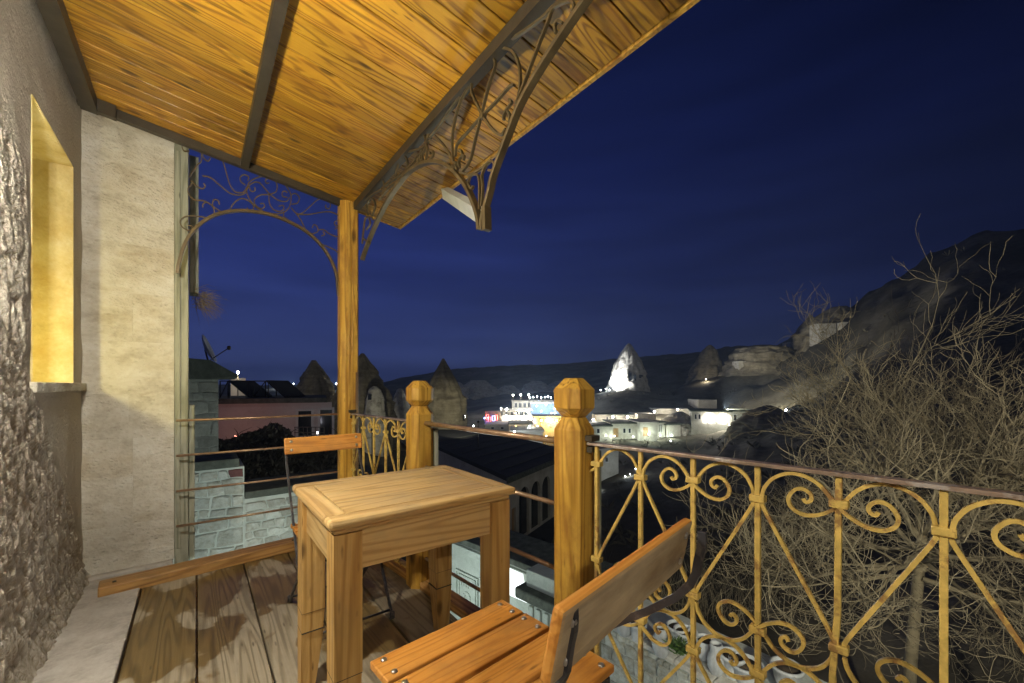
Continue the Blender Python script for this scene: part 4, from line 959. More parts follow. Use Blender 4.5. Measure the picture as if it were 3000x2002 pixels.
# ------------------------------------------------------------------ fairy chimneys (tuff cones)
def cone(label, pxc, D, prof, m, seed, base_z=None, lumps=0.16, n=56, lean=0.0, group='fairy chimneys of the valley', holes=(), name='fairy_chimney', tex=2.2, banded=False):
    """prof: list of (py, half width px); the rock is round, built at its own distance"""
    c = at(pxc, 1130, D); pts = [(Z(py, D), hw/1200.0*D) for py, hw in prof]; pts.sort()
    z0, r0 = pts[0]; gzv = min(gp(pxc, D).z, z0) - 2.0
    pts = [(gzv, r0*1.25)] + pts
    r_ = root(name, (c.x, c.y, gzv), label, 'rock', group)
    zz = np.concatenate([np.linspace(pts[i][0], pts[i+1][0], max(2, int(9 if i else 3)), endpoint=False) for i in range(len(pts)-1)] + [[pts[-1][0]]])
    m_ = MB(); H = pts[-1][0]-z0
    for z in zz:
        rr_ = np.interp(z, [p[0] for p in pts], [p[1] for p in pts])
        for k in range(n):
            t_ = 2*math.pi*k/n; dvec = Vector((math.cos(t_), math.sin(t_), 0))
            q_ = Vector((dvec.x*1.3, dvec.y*1.3, (z-z0)/H*2.0))+Vector((seed*3.1, seed*1.7, 0))
            rg_ = 0.30-abs(noise.noise(Vector((t_*5.5+seed, (z-z0)/H*1.1, seed*2.0))))
            f = 1 + lumps*0.55*rg_ + lumps*(noise.noise(q_*tex) + 0.6*noise.noise(q_*tex*2.3) + 0.40*noise.noise(q_*tex*5.1) + 0.30*noise.noise(q_*tex*11.0)) + 0.7*lumps*noise.noise(Vector((t_*4.0, seed, (z-z0)/H*0.8)))
            if banded and z < pts[2][0]: f += 0.050*math.sin((z-z0)/H*70 + 2*noise.noise(q_*2))
            p = c + dvec*(rr_*f) + RV*(lean*(z-z0)/H); m_.v.append((p.x, p.y, z + 0.05*rr_*noise.noise(q_*4)))
    for j in range(len(zz)-1):
        for k in range(n): m_.f.append([j*n+k, j*n+(k+1)%n, (j+1)*n+(k+1)%n, (j+1)*n+k]); m_.s.append(True)
    m_.f.append([(len(zz)-1)*n+k for k in range(n)]); m_.s.append(True)
    part('rock_body', m_, M[m], r_)
    for px, py, w, h in holes:
        q_ = at(px, py, D); rr_ = np.interp(q_.z, [p[0] for p in pts], [p[1] for p in pts])
        off = (Vector((q_.x,q_.y,0))-Vector((c.x,c.y,0))).dot(RV); dep_ = math.sqrt(max(0.05, rr_*rr_-off*off))
        q_ = Vector((c.x,c.y,q_.z)) + RV*off - DV*dep_*0.98
        W2, H2 = w/2400.0*D, h/2400.0*D
        b_ = MB(); vs = [q_+RV*sx_*W2+DV*t_*0.6-DV*0.16+UV*sz_*H2 for t_ in (0,1) for sx_, sz_ in ((-1,-1),(1,-1),(1,1),(-1,1))]
        b_.add(vs, [(0,1,2,3),(7,6,5,4),(0,4,5,1),(1,5,6,2),(2,6,7,3),(3,7,4,0)]); part('window', b_, M['pane'], r_)
    return r_
cone('dark pointed rock cone behind the pink house', 926, 46, [(1170,60),(1140,50),(1110,36),(1085,24),(1068,13),(1056,6)], 'tuffdark', 1, lean=-0.25)
cone('tall dark rock cone half hidden behind the tall post', 1062, 36, [(1240,90),(1180,78),(1120,52),(1080,30),(1052,14),(1036,4)], 'tuffdark', 2, lumps=0.22)
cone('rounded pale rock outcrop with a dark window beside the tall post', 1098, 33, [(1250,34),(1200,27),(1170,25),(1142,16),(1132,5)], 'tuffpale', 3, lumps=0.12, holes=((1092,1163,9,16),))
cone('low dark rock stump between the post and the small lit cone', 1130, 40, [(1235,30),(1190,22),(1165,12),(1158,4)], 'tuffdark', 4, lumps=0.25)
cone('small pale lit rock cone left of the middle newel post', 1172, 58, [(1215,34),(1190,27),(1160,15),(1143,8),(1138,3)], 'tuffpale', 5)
cone('big rock cone with a banded pale base right of the middle newel post', 1312, 44, [(1330,62),(1250,57),(1190,55),(1168,58),(1160,50),(1146,47),(1120,36),(1090,23),(1065,10),(1051,3)], 'tuffdark', 6, lumps=0.17, lean=-0.5, banded=True, n=56, holes=((1362,1222,5,18),))
part_base = None
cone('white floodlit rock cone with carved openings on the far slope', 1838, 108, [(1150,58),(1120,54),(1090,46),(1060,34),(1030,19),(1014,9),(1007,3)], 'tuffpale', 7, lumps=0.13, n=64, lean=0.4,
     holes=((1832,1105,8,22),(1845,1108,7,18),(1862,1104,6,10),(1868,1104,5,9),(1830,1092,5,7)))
cone('dim grey rock cone on the far slope right of the floodlit cone', 2070, 122, [(1115,52),(1085,45),(1055,32),(1030,20),(1016,9),(1011,3)], 'tuffdark', 8, lumps=0.13, lean=1.0)
cone('dark rock peak on the skyline of the hillside', 2375, 116, [(1000,60),(970,36),(945,18),(930,7),(923,2)], 'tuffdark', 9, lumps=0.10)
for i, (px, py, D, hw, hh, lb) in enumerate(((1400,1150,165,60,70,'pale rock outcrop on the cliff behind the big rock cone'),(1490,1150,168,40,40,'low pale rock outcrop in the middle of the far cliff'),
        (1570,1140,172,42,46,'pale rock outcrop on the far cliff above the village'),(1640,1136,172,40,40,'pale rock outcrop on the far cliff left of the large newel post'),(1330,1145,160,44,50,'grey rock outcrop beside the big rock cone'))):
    cone(lb, px, D, [(py+hh*0.6,hw*1.1),(py+hh*0.2,hw),(py-hh*0.2,hw*0.75),(py-hh*0.5,hw*0.3)], 'tuffpale', 20+i, lumps=0.30, group='rock outcrops of the far cliff')
# rounded rock domes and carved ruins on the right hillside
cone('rounded grey rock dome on the hillside left of the ruins', 2230, 104, [(1080,92),(1040,80),(1020,60),(1012,20)], 'tuffdark', 31, lumps=0.14, group='rock domes of the hillside')
cone('greenish rock dome with pale carved front on the hillside', 2460, 98, [(1040,120),(980,100),(930,60),(900,18)], 'tuffdark', 32, lumps=0.15, group='rock domes of the hillside')
def ruin(label, px0, px1, py0, py1, D, m='tuffpale', holes=()):
    D_ = D; a, b = at(px0,1130,D_), at(px1,1130,D_)
    return house(label, a, b, Z(py0,D_), Z(py1,D_)-2.0, 3.0, wins=holes, wallm=m, name='carved_ruin', cat='ruin', group='carved ruins on the hillside')
ruin('square pale carved rock block with a small window on the hillside', 2642, 2696, 902, 946, 86, holes=((2.1,2.6,Z(938,86),Z(930,86),'win'),))
ruin('broken pale carved wall left of the square block on the hillside', 2570, 2636, 908, 925, 87)
ruin('pale carved rock front below the green dome', 2400, 2450, 948, 985, 92)
ruin('pale carved rock front with dark cracks right of its neighbour', 2466, 2515, 944, 970, 91)
ruin('pale eroded ledge below the rounded grey dome', 2165, 2225, 1058, 1072, 100)
ruin('pale carved ledge above the bare tree on the slope', 2315, 2370, 1002, 1016, 104)

# ------------------------------------------------------------------ village cluster in the middle distance
def hv(label, px0, px1, pyt, pyb, D, dD=0.0, depth=6, wins=(), **k):
    w_ = [(u0*1.0, u1*1.0, Z(b_, D), Z(t_, D), kd) for (u0,u1,t_,b_,kd) in wins]
    return house(label, at(px0,1130,D), at(px1,1130,D+dD), Z(pyt,D), Z(pyb,D)-3.0, depth, w_, **k)
D3 = 88
pxm = D3/1200.0
hv('long stone terrace building with a row of small windows under three wide lamps', 1470, 1562, 1226, 1248, D3, 0, 6, wins=[((1500+i*12-1470)*pxm-0.14,(1500+i*12-1470)*pxm+0.14,1231,1234,'win') for i in range(6)], roof='house', over=0.1, roofth=0.2)
hv('upper lit terrace house with a colonnade in the village', 1472, 1556, 1204, 1225, D3+8, 0, 6, wins=[((1482+i*14-1472)*pxm*1.09,(1490+i*14-1472)*pxm*1.09,1207,1222,'win') for i in range(5)], roof='house', over=0.5, roofth=0.15)
hv('top terrace of the village with a row of bright lamps', 1500, 1640, 1176, 1200, D3+20, 0, 8, wins=[((1508+i*13-1500)*pxm*1.22,(1515+i*13-1500)*pxm*1.22,1181,1194,'win') for i in range(10)], roof='house', over=0.3, roofth=0.15)
hv('blue lit terrace wall in the village', 1556, 1645, 1182, 1206, D3+14, 0, 4, wallm='plaster')
hv('amber lit yard wall with columns beside the large newel post', 1566, 1650, 1222, 1256, D3-8, 0, 5, wins=[((1580+i*14-1566)*pxm*0.9,(1586+i*14-1566)*pxm*0.9,1224,1252,'lit') for i in range(5)], roof='house', over=0.4, roofth=0.2)
hv('low pale stone house in front of the village terrace', 1420, 1500, 1246, 1266, D3-12, 0, 6, wins=[(1.2,1.7,1252,1258,'win'),(3.0,3.5,1252,1258,'win')], roof='house', over=0.1, roofth=0.2)
hv('low grey stone house with an arched doorway in the village', 1490, 1560, 1244, 1264, D3-14, 0, 6, wins=[(1.2,2.4,1253,1263,'arch'),(3.2,3.8,1250,1263,'win')], roof='coping', over=0.1, roofth=0.2)
hv('amber roofed low house nearest the valley floor', 1500, 1590, 1266, 1280, D3-22, 0, 6, roof='house', over=0.3, roofth=0.3)
hv('dark stall with red neon in the village', 1422, 1466, 1206, 1240, D3-2, 0, 3, wallm='tuffdark')
for k, (px, py) in enumerate(((1428,1222),(1434,1230),(1446,1226),(1454,1224))):
    p = at(px,py,D3-2.3); s_ = root('neon_sign', p, ('red neon frame at the left end of the dark stall','red neon bars low on the dark stall','small blue neon mark on the dark stall','red neon lines at the right of the dark stall')[k], 'neon sign', 'neon signs of the stall')
    mm_ = M['glowb'] if k == 2 else M['glowr']
    part('tube', MB().strip([p+RV*-0.25+UV*0.5, p+RV*0.25+UV*0.5, p+RV*0.25-UV*0.5, p-RV*0.25-UV*0.5], 0.09, 0.05, DV, closed=True), mm_, s_)
pl_ = at(1440,1228,D3-4); 
for i, (px, py) in enumerate(((1503,1158),(1526,1157),(1549,1157))): street_lamp(px, py, D3+16, 900, WH, ('leftmost','middle','rightmost')[i]+' white lamp of the row of three high above the village', 'row of three lamps above the village', h=2.2, r=0.26)
for i, px in enumerate((1552,1562,1574,1586,1597,1606,1614)): street_lamp(px, 1165-(i%3)*1.5, D3+17, 260, CW, ('leftmost','second from the left','third from the left','fourth from the left','fifth from the left','sixth from the left','rightmost')[i]+' white lamp on the top terrace of the village', 'lamps on the top terrace of the village', 'glowc', h=1.4, r=0.2)
for i, px in enumerate((1484,1514,1548)): street_lamp(px, 1219, D3-1.0, 520, WH, ('leftmost','middle','rightmost')[i]+' bright lamp above the row of small windows', 'wide lamps of the terrace building', r=0.25)
street_lamp(1484,1200,D3+4,900,WH,'glaring lamp on the roof left of the colonnade', r=0.42, h=1.0); street_lamp(1468,1197,D3+4,250,WH,'lamp on a pole at the left of the colonnade', h=1.6, r=0.2)
street_lamp(1520,1202,D3+6,420,WH,'lamp in the middle of the colonnade', r=0.22); street_lamp(1553,1201,D3+6,420,CW,'lamp at the right end of the colonnade', mat='glowc', r=0.22)
for i, (px, py) in enumerate(((1572,1190),(1600,1186),(1628,1196))): street_lamp(px, py, D3+11, 900, (0.25,0.55,1.0), ('leftmost','middle','rightmost')[i]+' blue lamp on the blue lit terrace wall', 'blue lamps of the village', 'glowb', r=0.2)
street_lamp(1625,1198,D3+6,500,CW,'white lamp below the blue terrace wall', mat='glowc', r=0.25)
for i, px in enumerate((1586,1600,1630)): street_lamp(px, 1232, D3-9.2, 600, (1.0,0.58,0.08), ('leftmost','middle','rightmost')[i]+' amber lamp between the yard columns', 'amber lamps of the yard', 'glowy', r=0.3)
street_lamp(1507,1266,D3-24,260,CW,'white lamp at the corner of the amber roofed house', mat='glowc', r=0.22, h=1.5); street_lamp(1552,1250,D3-18,220,CW,'white lamp beside the arched doorway', mat='glowc', r=0.24, h=1.0)
street_lamp(1600,1279,D3-26,300,CW,'white lamp beside the bushes near the newel post', mat='glowc', r=0.2, h=1.5)
street_lamp(1392,1278,62,420,CW,'white lamp near the foot of the big rock cone', mat='glowc', r=0.24, h=1.5); street_lamp(1387,1248,66,200,CW,'small white lamp right of the big rock cone', mat='glowc', r=0.16, h=1.5)
street_lamp(1420,1225,D3-5,420,(0.10,0.16,1.0),'blue floodlamp in the smoke left of the neon stall', mat='glowb', r=0.2, h=2.0)
street_lamp(1429,1224,D3-4.5,180,(1.0,0.12,0.06),'red lamp in front of the neon stall', mat='glowr', r=0.14, h=1.5)
rv2 = random.Random(41)
for i in range(18):
    px = rv2.uniform(1425,1650); py = 1262 - (px-1425)*0.22*rv2.random() - rv2.uniform(0,46); D = 95 - (py-1215)*0.5
    cc_ = rv2.choice((CW,CW,WH,(1.0,0.7,0.3)))
    street_lamp(px, py, D-5, rv2.uniform(60,160), cc_, ('tiny cool lamp' if cc_ == CW else 'tiny warm lamp')+' among the village houses beside the newel post', 'scattered small lamps of the village', 'glowc' if cc_ == CW else ('glow' if cc_ == WH else 'glowy'), r=rv2.uniform(0.12,0.26), h=1.2)
# floodlamp of the white cone
p = at(1792,1146,100); fl_ = street_lamp(1785,1143,103,0,CW,'ground floodlamp at the lower left of the white rock cone', mat='glowc', r=0.3, h=0.5)
lamp('flood_beam', at(1785,1141,102.5), 24000, (0.93,0.96,1.0), fl_, 0.2, 95, at(1832,1088,106))
street_lamp(1775,1140,112,300,CW,'white lamp left of the floodlit cone', mat='glowc', r=0.25, h=1.0); street_lamp(1760,1143,110,200,CW,'small white lamp far left of the floodlit cone', mat='glowc', r=0.2, h=1.0)
street_lamp(2068,1112,112,380,(1.0,0.9,0.7),'hidden low lamp below the dim rock cone', r=0.12, h=0.5)

# ------------------------------------------------------------------ hotel complex right of the newel post
D4 = 66; q4 = D4/1200.0
hv('cream stone hotel wing with a grey pitched roof behind the newel post', 1738, 1792, 1250, 1278, D4, 0, 6, wins=[((1749-1738)*q4,(1757-1738)*q4,1257,1270,'win')], roof='coping', over=0.2, roofth=0.25)
hv('lit hotel wing with a wooden door and paired windows', 1792, 1872, 1242, 1282, D4+1, 0, 6, wins=[(0.35*1,1.0,1257,1280,'door'),(1.9,2.3,1256,1269,'win'),(2.75,3.15,1256,1269,'win')], roof='coping', over=0.2, roofth=0.2)
hv('brightest hotel house with a glowing orange door', 1874, 1926, 1239, 1284, D4-0.6, 0, 6, wins=[(0.65,1.2,1254,1276,'door')], roof='house', over=0.2, roofth=0.15)
hv('green lit hotel house with three narrow windows', 1926, 1952, 1240, 1280, D4+2, 1, 5, wins=[(0.3,0.55,1246,1268,'win'),(0.8,1.05,1246,1268,'win')], roof='coping', over=0.3, roofth=0.2)
hv('low lit house end with a sloping roof right of the hotel', 1952, 1994, 1246, 1280, D4+2.6, 1, 5, wins=[(0.6,1.1,1268,1279,'lit')], roof='coping', over=0.35, roofth=0.22)
hv('upper hotel terrace with two small lit windows', 1868, 1922, 1216, 1240, D4+10, 0, 5, wins=[(0.8,1.1,1225,1230,'lit'),(1.5,1.8,1225,1230,'lit')], roof='house', over=0.1, roofth=0.15)
hv('long pale upper wall of the hotel with floodlamps', 1746, 1868, 1216, 1240, D4+12, 0, 4, wins=[(2.0,2.3,1222,1230,'win')], roof='coping', over=0.1, roofth=0.15)
hv('pale upper terrace wall leading to the arcade', 1922, 2025, 1200, 1230, D4+16, 0, 4, roof='house', over=0.1, roofth=0.15)
D5 = 70; q5 = D5/1200.0
hv('white lit arcade building with two glowing arches', 2026, 2140, 1206, 1240, D5, -2, 6, wins=[(0.5,0.8,1214,1228,'win'),(1.1,1.4,1214,1228,'win'),((2056-2026)*q5,(2092-2026)*q5,1207,1239,'arch'),((2095-2026)*q5,(2131-2026)*q5,1208,1240,'arch')], roof='coping', over=0.3, roofth=0.25, wallm='house')
hv('shaded wall wing at the right end of the arcade', 2142, 2200, 1206, 1246, D5-2, -1, 5, wins=[(0.4,0.8,1215,1232,'win'),(2.2,2.6,1218,1232,'win')], roof='coping', over=0.3, roofth=0.25)
hv('small stepped stone terraces above the arcade roof', 2046, 2100, 1172, 1200, D5+14, 0, 5)
for px, py, D, pw, lb in ((1738,1230,D4+7,520,'floodlamp at the left end of the hotel wall'),(1795,1222,D4+10,520,'second floodlamp along the hotel wall'),(1838,1222,D4+10,520,'third floodlamp along the hotel wall'),
                      (1917,1206,D4+13,620,'floodlamp high on the hotel terrace'),(1985,1200,D4+14,620,'floodlamp on the pale terrace wall before the arcade')):
    street_lamp(px, py, D, pw, (1.0,0.95,0.82), lb, 'floodlamps of the hotel', r=0.26, h=1.6)
for px, py, D, pw, lb in ((1900,1272,D4-1.6,210,'lamp at the glowing orange door'),(1800,1278,D4-0.2,90,'lamp at the foot of the wooden door'),(1775,1276,D4-1,70,'lamp at the foot of the first wing'),(1934,1276,D4+0.8,70,'lamp between the hotel houses'),
                          (1968,1276,D4+1.6,160,'lamp at the low house end'),(1855,1280,D4-0.4,90,'lamp at the corner of the brightest house')):
    street_lamp(px, py, D, pw, GW, lb, 'low lamps of the hotel yard', r=0.13, h=0.4)
street_lamp(2074,1226,D5-0.9,420,(1.0,0.97,0.9),'lamp inside the left glowing arch', r=0.15, h=0.8); street_lamp(2113,1227,D5-1.5,420,(1.0,0.97,0.9),'lamp inside the right glowing arch', r=0.15, h=0.8)
street_lamp(2136,1246,D5-3.6,120,GW,'lamp at the corner of the arcade', r=0.13, h=0.5); street_lamp(2302,1202,62,320,CW,'white lamp at the edge of the bare tree', mat='glowc', r=0.24, h=2.0); street_lamp(2340,1212,60,120,CW,'second white lamp behind the bare branches', mat='glowc', r=0.15, h=1.6)
cone('sloping lit rock spur right of the arcade', 2250, 60, [(1290,120),(1250,96),(1215,58),(1195,24),(1188,6)], 'tuffdark', 41, lumps=0.16, group='rock domes of the hillside')
cone('pale lit rock hump between the hotel and the arcade', 1990, 74, [(1250,60),(1232,46),(1216,26),(1206,8)], 'tuffpale', 42, lumps=0.16, group='rock domes of the hillside')
street_lamp(1965,1292,46,40,CW,'small lamp on the dark terrace below the hotel', mat='glowc', r=0.09, h=0.4)
for i, (px, py, pw) in enumerate(((1832,1396,26),(1846,1390,12),(1862,1374,20),(1868,1368,14))): street_lamp(px, py, 33, pw, CW, ('lowest','second lowest','second highest','highest')[i]+' tiny white lamp along the dark footpath', 'tiny lamps along the footpath', 'glowc', r=0.06, h=0.4)
street_lamp(1750,1440,31,60,CW,'white lamp at the foot of the tall pale wall', mat='glowc', r=0.10, h=0.3)
hv('tall pale stone house wall with windows behind the near railing', 1742, 1812, 1318, 1440, 34, 1.5, 4, wins=[(0.25,0.6,1342,1356,'win'),(0.25,0.6,1378,1392,'win'),(1.2,1.5,1345,1358,'win')], wallm='house')
# left lamps
street_lamp(697,1091,34,300,(1.0,0.9,0.66),'bright lamp on a pole behind the stone house roof', r=0.16, h=2.5); street_lamp(845,1146,60,420,CW,'glaring white lamp between the collectors and the rock', mat='glowc', r=0.3, h=2.0)
hv('small yellow lit tower behind the solar collectors', 676, 698, 1108, 1140, 36, 0, 1.0, wallm='plaster', name='stone_tower', cat='tower')
for i, px in enumerate((812, 838, 860, 970, 985)): street_lamp(px, 1125, 200, 900, CW, ('leftmost','second from the left','middle','second from the right','rightmost')[i]+' tiny far lamp on the plateau edge', 'far lamps on the plateau', 'glowc', r=0.35, h=2.0)
street_lamp(930,1268,14.6,14,(0.90,0.88,1.0),'small white lamp added beside the balcony rail of the pink house', mat='glowc', r=0.04, h=0.3)  # added to brighten the right part of the plaster wall
street_lamp(690,1279,13.9,24,(1.0,0.42,0.28),'small red lamp at the foot of the pink house behind the ivy', mat='glowr', r=0.05, h=0.3)
# ------------------------------------------------------------------ dark flat roofs below the balcony
zr = -3.35
def onz(px, py, z): q = ray(px, py); return EO + q*((z-EYE)/q.z)
R1 = [onz(1485,1392,zr), onz(1800,1268,zr), onz(1560,1262,zr), onz(1180,1262,zr)]
bd = root('arched_house', (R1[0].x, R1[0].y, -7.2), 'dark flat roofed stone house with two arches below the balcony', 'house')
fa = R1[0]; fb = onz(1700,1310,zr); ux_ = (Vector((fb.x,fb.y,0))-Vector((fa.x,fa.y,0))).normalized(); uy_ = (Vector((R1[3].x,R1[3].y,0))-Vector((fa.x,fa.y,0))).normalized()
LL, WW = 9.0, (R1[3]-fa).length
Fq = lambda s, t, z: Vector((fa.x,fa.y,0)) + ux_*s + uy_*t + Vector((0,0,z))
def qbox(s0,s1,t0,t1,z0,z1):
    vs = [Fq(s0,t0,z0),Fq(s1,t0,z0),Fq(s1,t1,z0),Fq(s0,t1,z0),Fq(s0,t0,z1),Fq(s1,t0,z1),Fq(s1,t1,z1),Fq(s0,t1,z1)]
    return MB().add(vs, [(0,3,2,1),(4,5,6,7),(0,1,5,4),(1,2,6,5),(2,3,7,6),(3,0,4,7)])
part('wall', qbox(0,LL,0.4,WW,-8.5,zr-0.25), M['house'], bd)
part('roof', qbox(-0.2,LL,-0.3,WW,zr-0.248,zr), M['flatroof'], bd, bevel=0.03)
for i in range(7): part('roof_seam', qbox(0.2,LL-0.2,1.0+i*2.0,1.05+i*2.0,zr+0.003,zr+0.03), M['coping'], bd)
part('eave', qbox(-0.3,LL,-0.42,-0.302,zr-0.30,zr-0.02), M['coping'], bd)
fw = MB(); ops = [(0.5,0.95,-7.1,-5.2),(1.3,2.5,-7.1,-4.35),(2.75,3.95,-7.1,-4.35),(4.2,5.4,-7.1,-4.35)]
us = sorted({0.0, LL} | {o[0] for o in ops} | {o[1] for o in ops})
for s0, s1 in zip(us[:-1], us[1:]):
    o = [q for q in ops if q[0] <= s0+1e-6 and s1 <= q[1]+1e-6]
    for z0, z1 in ([(-8.5,-7.1),(o[0][3],zr-0.25)] if o else [(-8.5,zr-0.25)]):
        b_ = qbox(s0,s1,0,0.398,z0,z1); fw.add(b_.v,b_.f)
part('facade', fw, M['house'], bd)
for s0,s1,z0,z1 in ops[1:]:
    c = (s0+s1)/2; rr_ = (s1-s0)/2; zc_ = z1-rr_; m_ = MB()
    for k in range(10):
        t0, t1 = math.pi*k/10, math.pi*(k+1)/10; x0, x1 = c-rr_*math.cos(t0), c-rr_*math.cos(t1); za, zb = zc_+rr_*math.sin(t0), zc_+rr_*math.sin(t1)
        vs = []
        for t in (0.003,0.395): vs += [Fq(x0,t,za),Fq(x1,t,zb),Fq(x1,t,z1),Fq(x0,t,z1)]
        m_.add(vs, [(0,1,2,3),(7,6,5,4),(0,4,5,1)])
    part('arch', m_, M['house'], bd)
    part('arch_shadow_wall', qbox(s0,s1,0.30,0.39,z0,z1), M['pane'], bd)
part('door', qbox(0.5,0.95,0.25,0.32,-7.1,-5.2), M['door'], bd)
# lower terrace roof in front of the arches
td = root('terrace', onz(1540,1590,-6.6), 'dark empty terrace with a low parapet in front of the arches', 'terrace')
part('terrace_floor', qbox(-0.6,LL,-4.6,-0.05,-7.3,-7.06), M['flatroof'], td)
part('parapet', qbox(-0.6,LL,-4.9,-4.602,-7.3,-6.7), M['coping'], td, bevel=0.03)
part('ramp_wall', MB().tube([Fq(1.0,-3.6,-6.98),Fq(2.6,-1.4,-6.98)], 0.07, 4), M['coping'], td)

# ------------------------------------------------------------------ lit courtyard facade below
za = -3.2
ca, cb_ = onz(1235,1540,za), onz(1700,1728,za)
ux_ = (Vector((cb_.x,cb_.y,0))-Vector((ca.x,ca.y,0))).normalized(); uy_ = Vector((-ux_.y,ux_.x,0)); uy_ = uy_ if uy_.dot(DV) > 0 else -uy_
LC = (Vector((cb_.x,cb_.y,0))-Vector((ca.x,ca.y,0))).length
fa = ca
Fq = lambda s, t, z: Vector((fa.x,fa.y,0)) + ux_*s + uy_*t + Vector((0,0,z))
M['court'] = stone('courtyard_stone', [(0.34,0.37,0.32),(0.48,0.52,0.46),(0.58,0.62,0.56)], 3.0, 0.5, dist=0.03, fine=18, stain=(0.5,(0.30,0.30,0.25),1.5))
cy = root('courtyard_house', Fq(LC/2,1.5,-7.4), 'white floodlit courtyard facade with carved panels below the pipe railing', 'house')
part('wall', qbox(-0.5,LC+0.4,0,1.2,-8.4,za), M['court'], cy)
part('coping', qbox(-0.6,LC+0.5,-0.14,1.3,za+0.003,za+0.16), M['coping'], cy, bevel=0.02)
part('cornice', qbox(-0.5,LC+0.4,-0.08,-0.002,za-0.28,za-0.10), M['court'], cy, bevel=0.02)
def upx(px): # distance along the facade below pixel column px
    q = ray(px,1130); n = Vector((uy_.x,uy_.y,0)); t = (Vector((fa.x,fa.y,0))).dot(n)/Vector((q.x,q.y,0)).dot(n); return (Vector((q.x,q.y,0))*t - Vector((fa.x,fa.y,0))).dot(ux_)
u0, u1 = upx(1338), upx(1402)
pn = MB()
for e0, t0 in ((0.0,0.05),(0.10,0.03)):
    for a_, b_, c_, d_ in ((u0+e0,u1-e0,-4.05-e0,-4.00-e0),(u0+e0,u1-e0,-5.3+e0,-5.25+e0),(u0+e0,u0+e0+0.04,-5.25+e0,-4.05-e0),(u1-e0-0.04,u1-e0,-5.25+e0,-4.05-e0)):
        x_ = qbox(a_,b_,-t0,-0.002,c_,d_); pn.add(x_.v,x_.f)
for k in range(12):   # carved rosette and small tracery
    t_ = 2*math.pi*k/12; cu, cz = (u0+u1)/2+0.12*math.cos(t_), -4.70+0.15*math.sin(t_); x_ = qbox(cu-0.03,cu+0.03,-0.035,-0.002,cz-0.04,cz+0.04); pn.add(x_.v,x_.f)
for k in range(4): x_ = qbox(u0+0.18+k*0.10,u0+0.23+k*0.10,-0.03,-0.002,-4.40,-4.26); pn.add(x_.v,x_.f)
part('carved_panel', pn, M['court'], cy)
part('dark_pipe', qbox(upx(1290),upx(1420),-0.30,-0.25,-5.62,-5.54), M['dark'], cy)
# lamplit white wall patch, its light put in as glow, and the carved pier
def fpt(px, py, t):
    """the point t metres off the facade plane that lies in direction (px, py)"""
    q = ray(px, py); k = (uy_.dot(fa - Vector((0,0,fa.z))) + t)/uy_.dot(Vector((q.x,q.y,0))); return EO + q*k
def sof(px, t): return (fpt(px, 1130, t) - fa).dot(ux_)
ws = root('lit_wall_patch', fpt(1495,1740,-0.5), 'lamplit white wall patch of the courtyard, its light put in as glow', 'screen')
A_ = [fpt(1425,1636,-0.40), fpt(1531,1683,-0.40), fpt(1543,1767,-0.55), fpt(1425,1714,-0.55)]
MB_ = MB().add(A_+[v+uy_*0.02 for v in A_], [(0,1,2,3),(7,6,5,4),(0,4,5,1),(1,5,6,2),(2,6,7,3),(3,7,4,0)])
part('glow_patch', MB_, emit('lamplit_wall_glow', (0.92,1.0,0.97), 1.3), ws)
tp_ = -0.95; s0_, s1_ = sof(1545,tp_), sof(1650,tp_)
zq = lambda py: fpt(1590,py,tp_).z
pi = root('carved_pier', Fq((s0_+s1_)/2,tp_+0.3,-7), 'weathered carved stone pier with a cornice beside the glowing wall patch', 'pier')
part('pier_body', qbox(s0_,s1_+0.5,tp_,-0.42,-8.2,zq(1775)), M['court'], pi, bevel=0.03)
part('cornice', qbox(s0_-0.22,s1_+0.6,tp_-0.16,-0.41,zq(1775)+0.003,zq(1742)), M['coping'], pi, bevel=0.04)
part('upper_block', qbox(s0_-0.06,s1_+0.5,tp_+0.03,-0.41,zq(1742)+0.003,zq(1690)), M['court'], pi, bevel=0.02)
for k in range(6): part('flute', qbox(s0_+0.06+k*0.2,s0_+0.18+k*0.2,tp_-0.05,tp_-0.002,zq(1900),zq(1790)), M['court'], pi, bevel=0.03)
fo = root('stone_fountain', Fq(upx(1390),-1.0,-7.0), 'small carved stone basin at the foot of the courtyard facade', 'fountain')
c_ = Fq(upx(1385),-0.55,-6.55)
part('basin', MB().lathe([(0.10,-0.5),(0.12,-0.12),(0.34,0.0),(0.36,0.06),(0.30,0.06),(0.2,0.0)], c_, 18), M['court'], fo)
part('spout', MB().lathe([(0.12,0.1),(0.12,0.42),(0.16,0.46),(0.04,0.55)], c_+uy_*0.2, 12), M['coping'], fo)
street_lamp(1262,1600,9.8,0,CW,'round white lamp in the courtyard beside the middle post', mat='glowc', r=0.16)
street_lamp(Fq(upx(1380),-2.2,-4.6), None, 0, 170, (0.86,1.0,0.95), 'small white lamp added on a thin pole before the carved panel', mat='glowc', r=0.07, h=3.0)  # added to light the courtyard facade round the panel
street_lamp(Fq(upx(1600),-3.2,-4.2), None, 0, 110, (0.86,1.0,0.95), 'small white lamp added on a thin pole before the stone pier', mat='glowc', r=0.07, h=3.2)  # added to light the courtyard facade by the pier

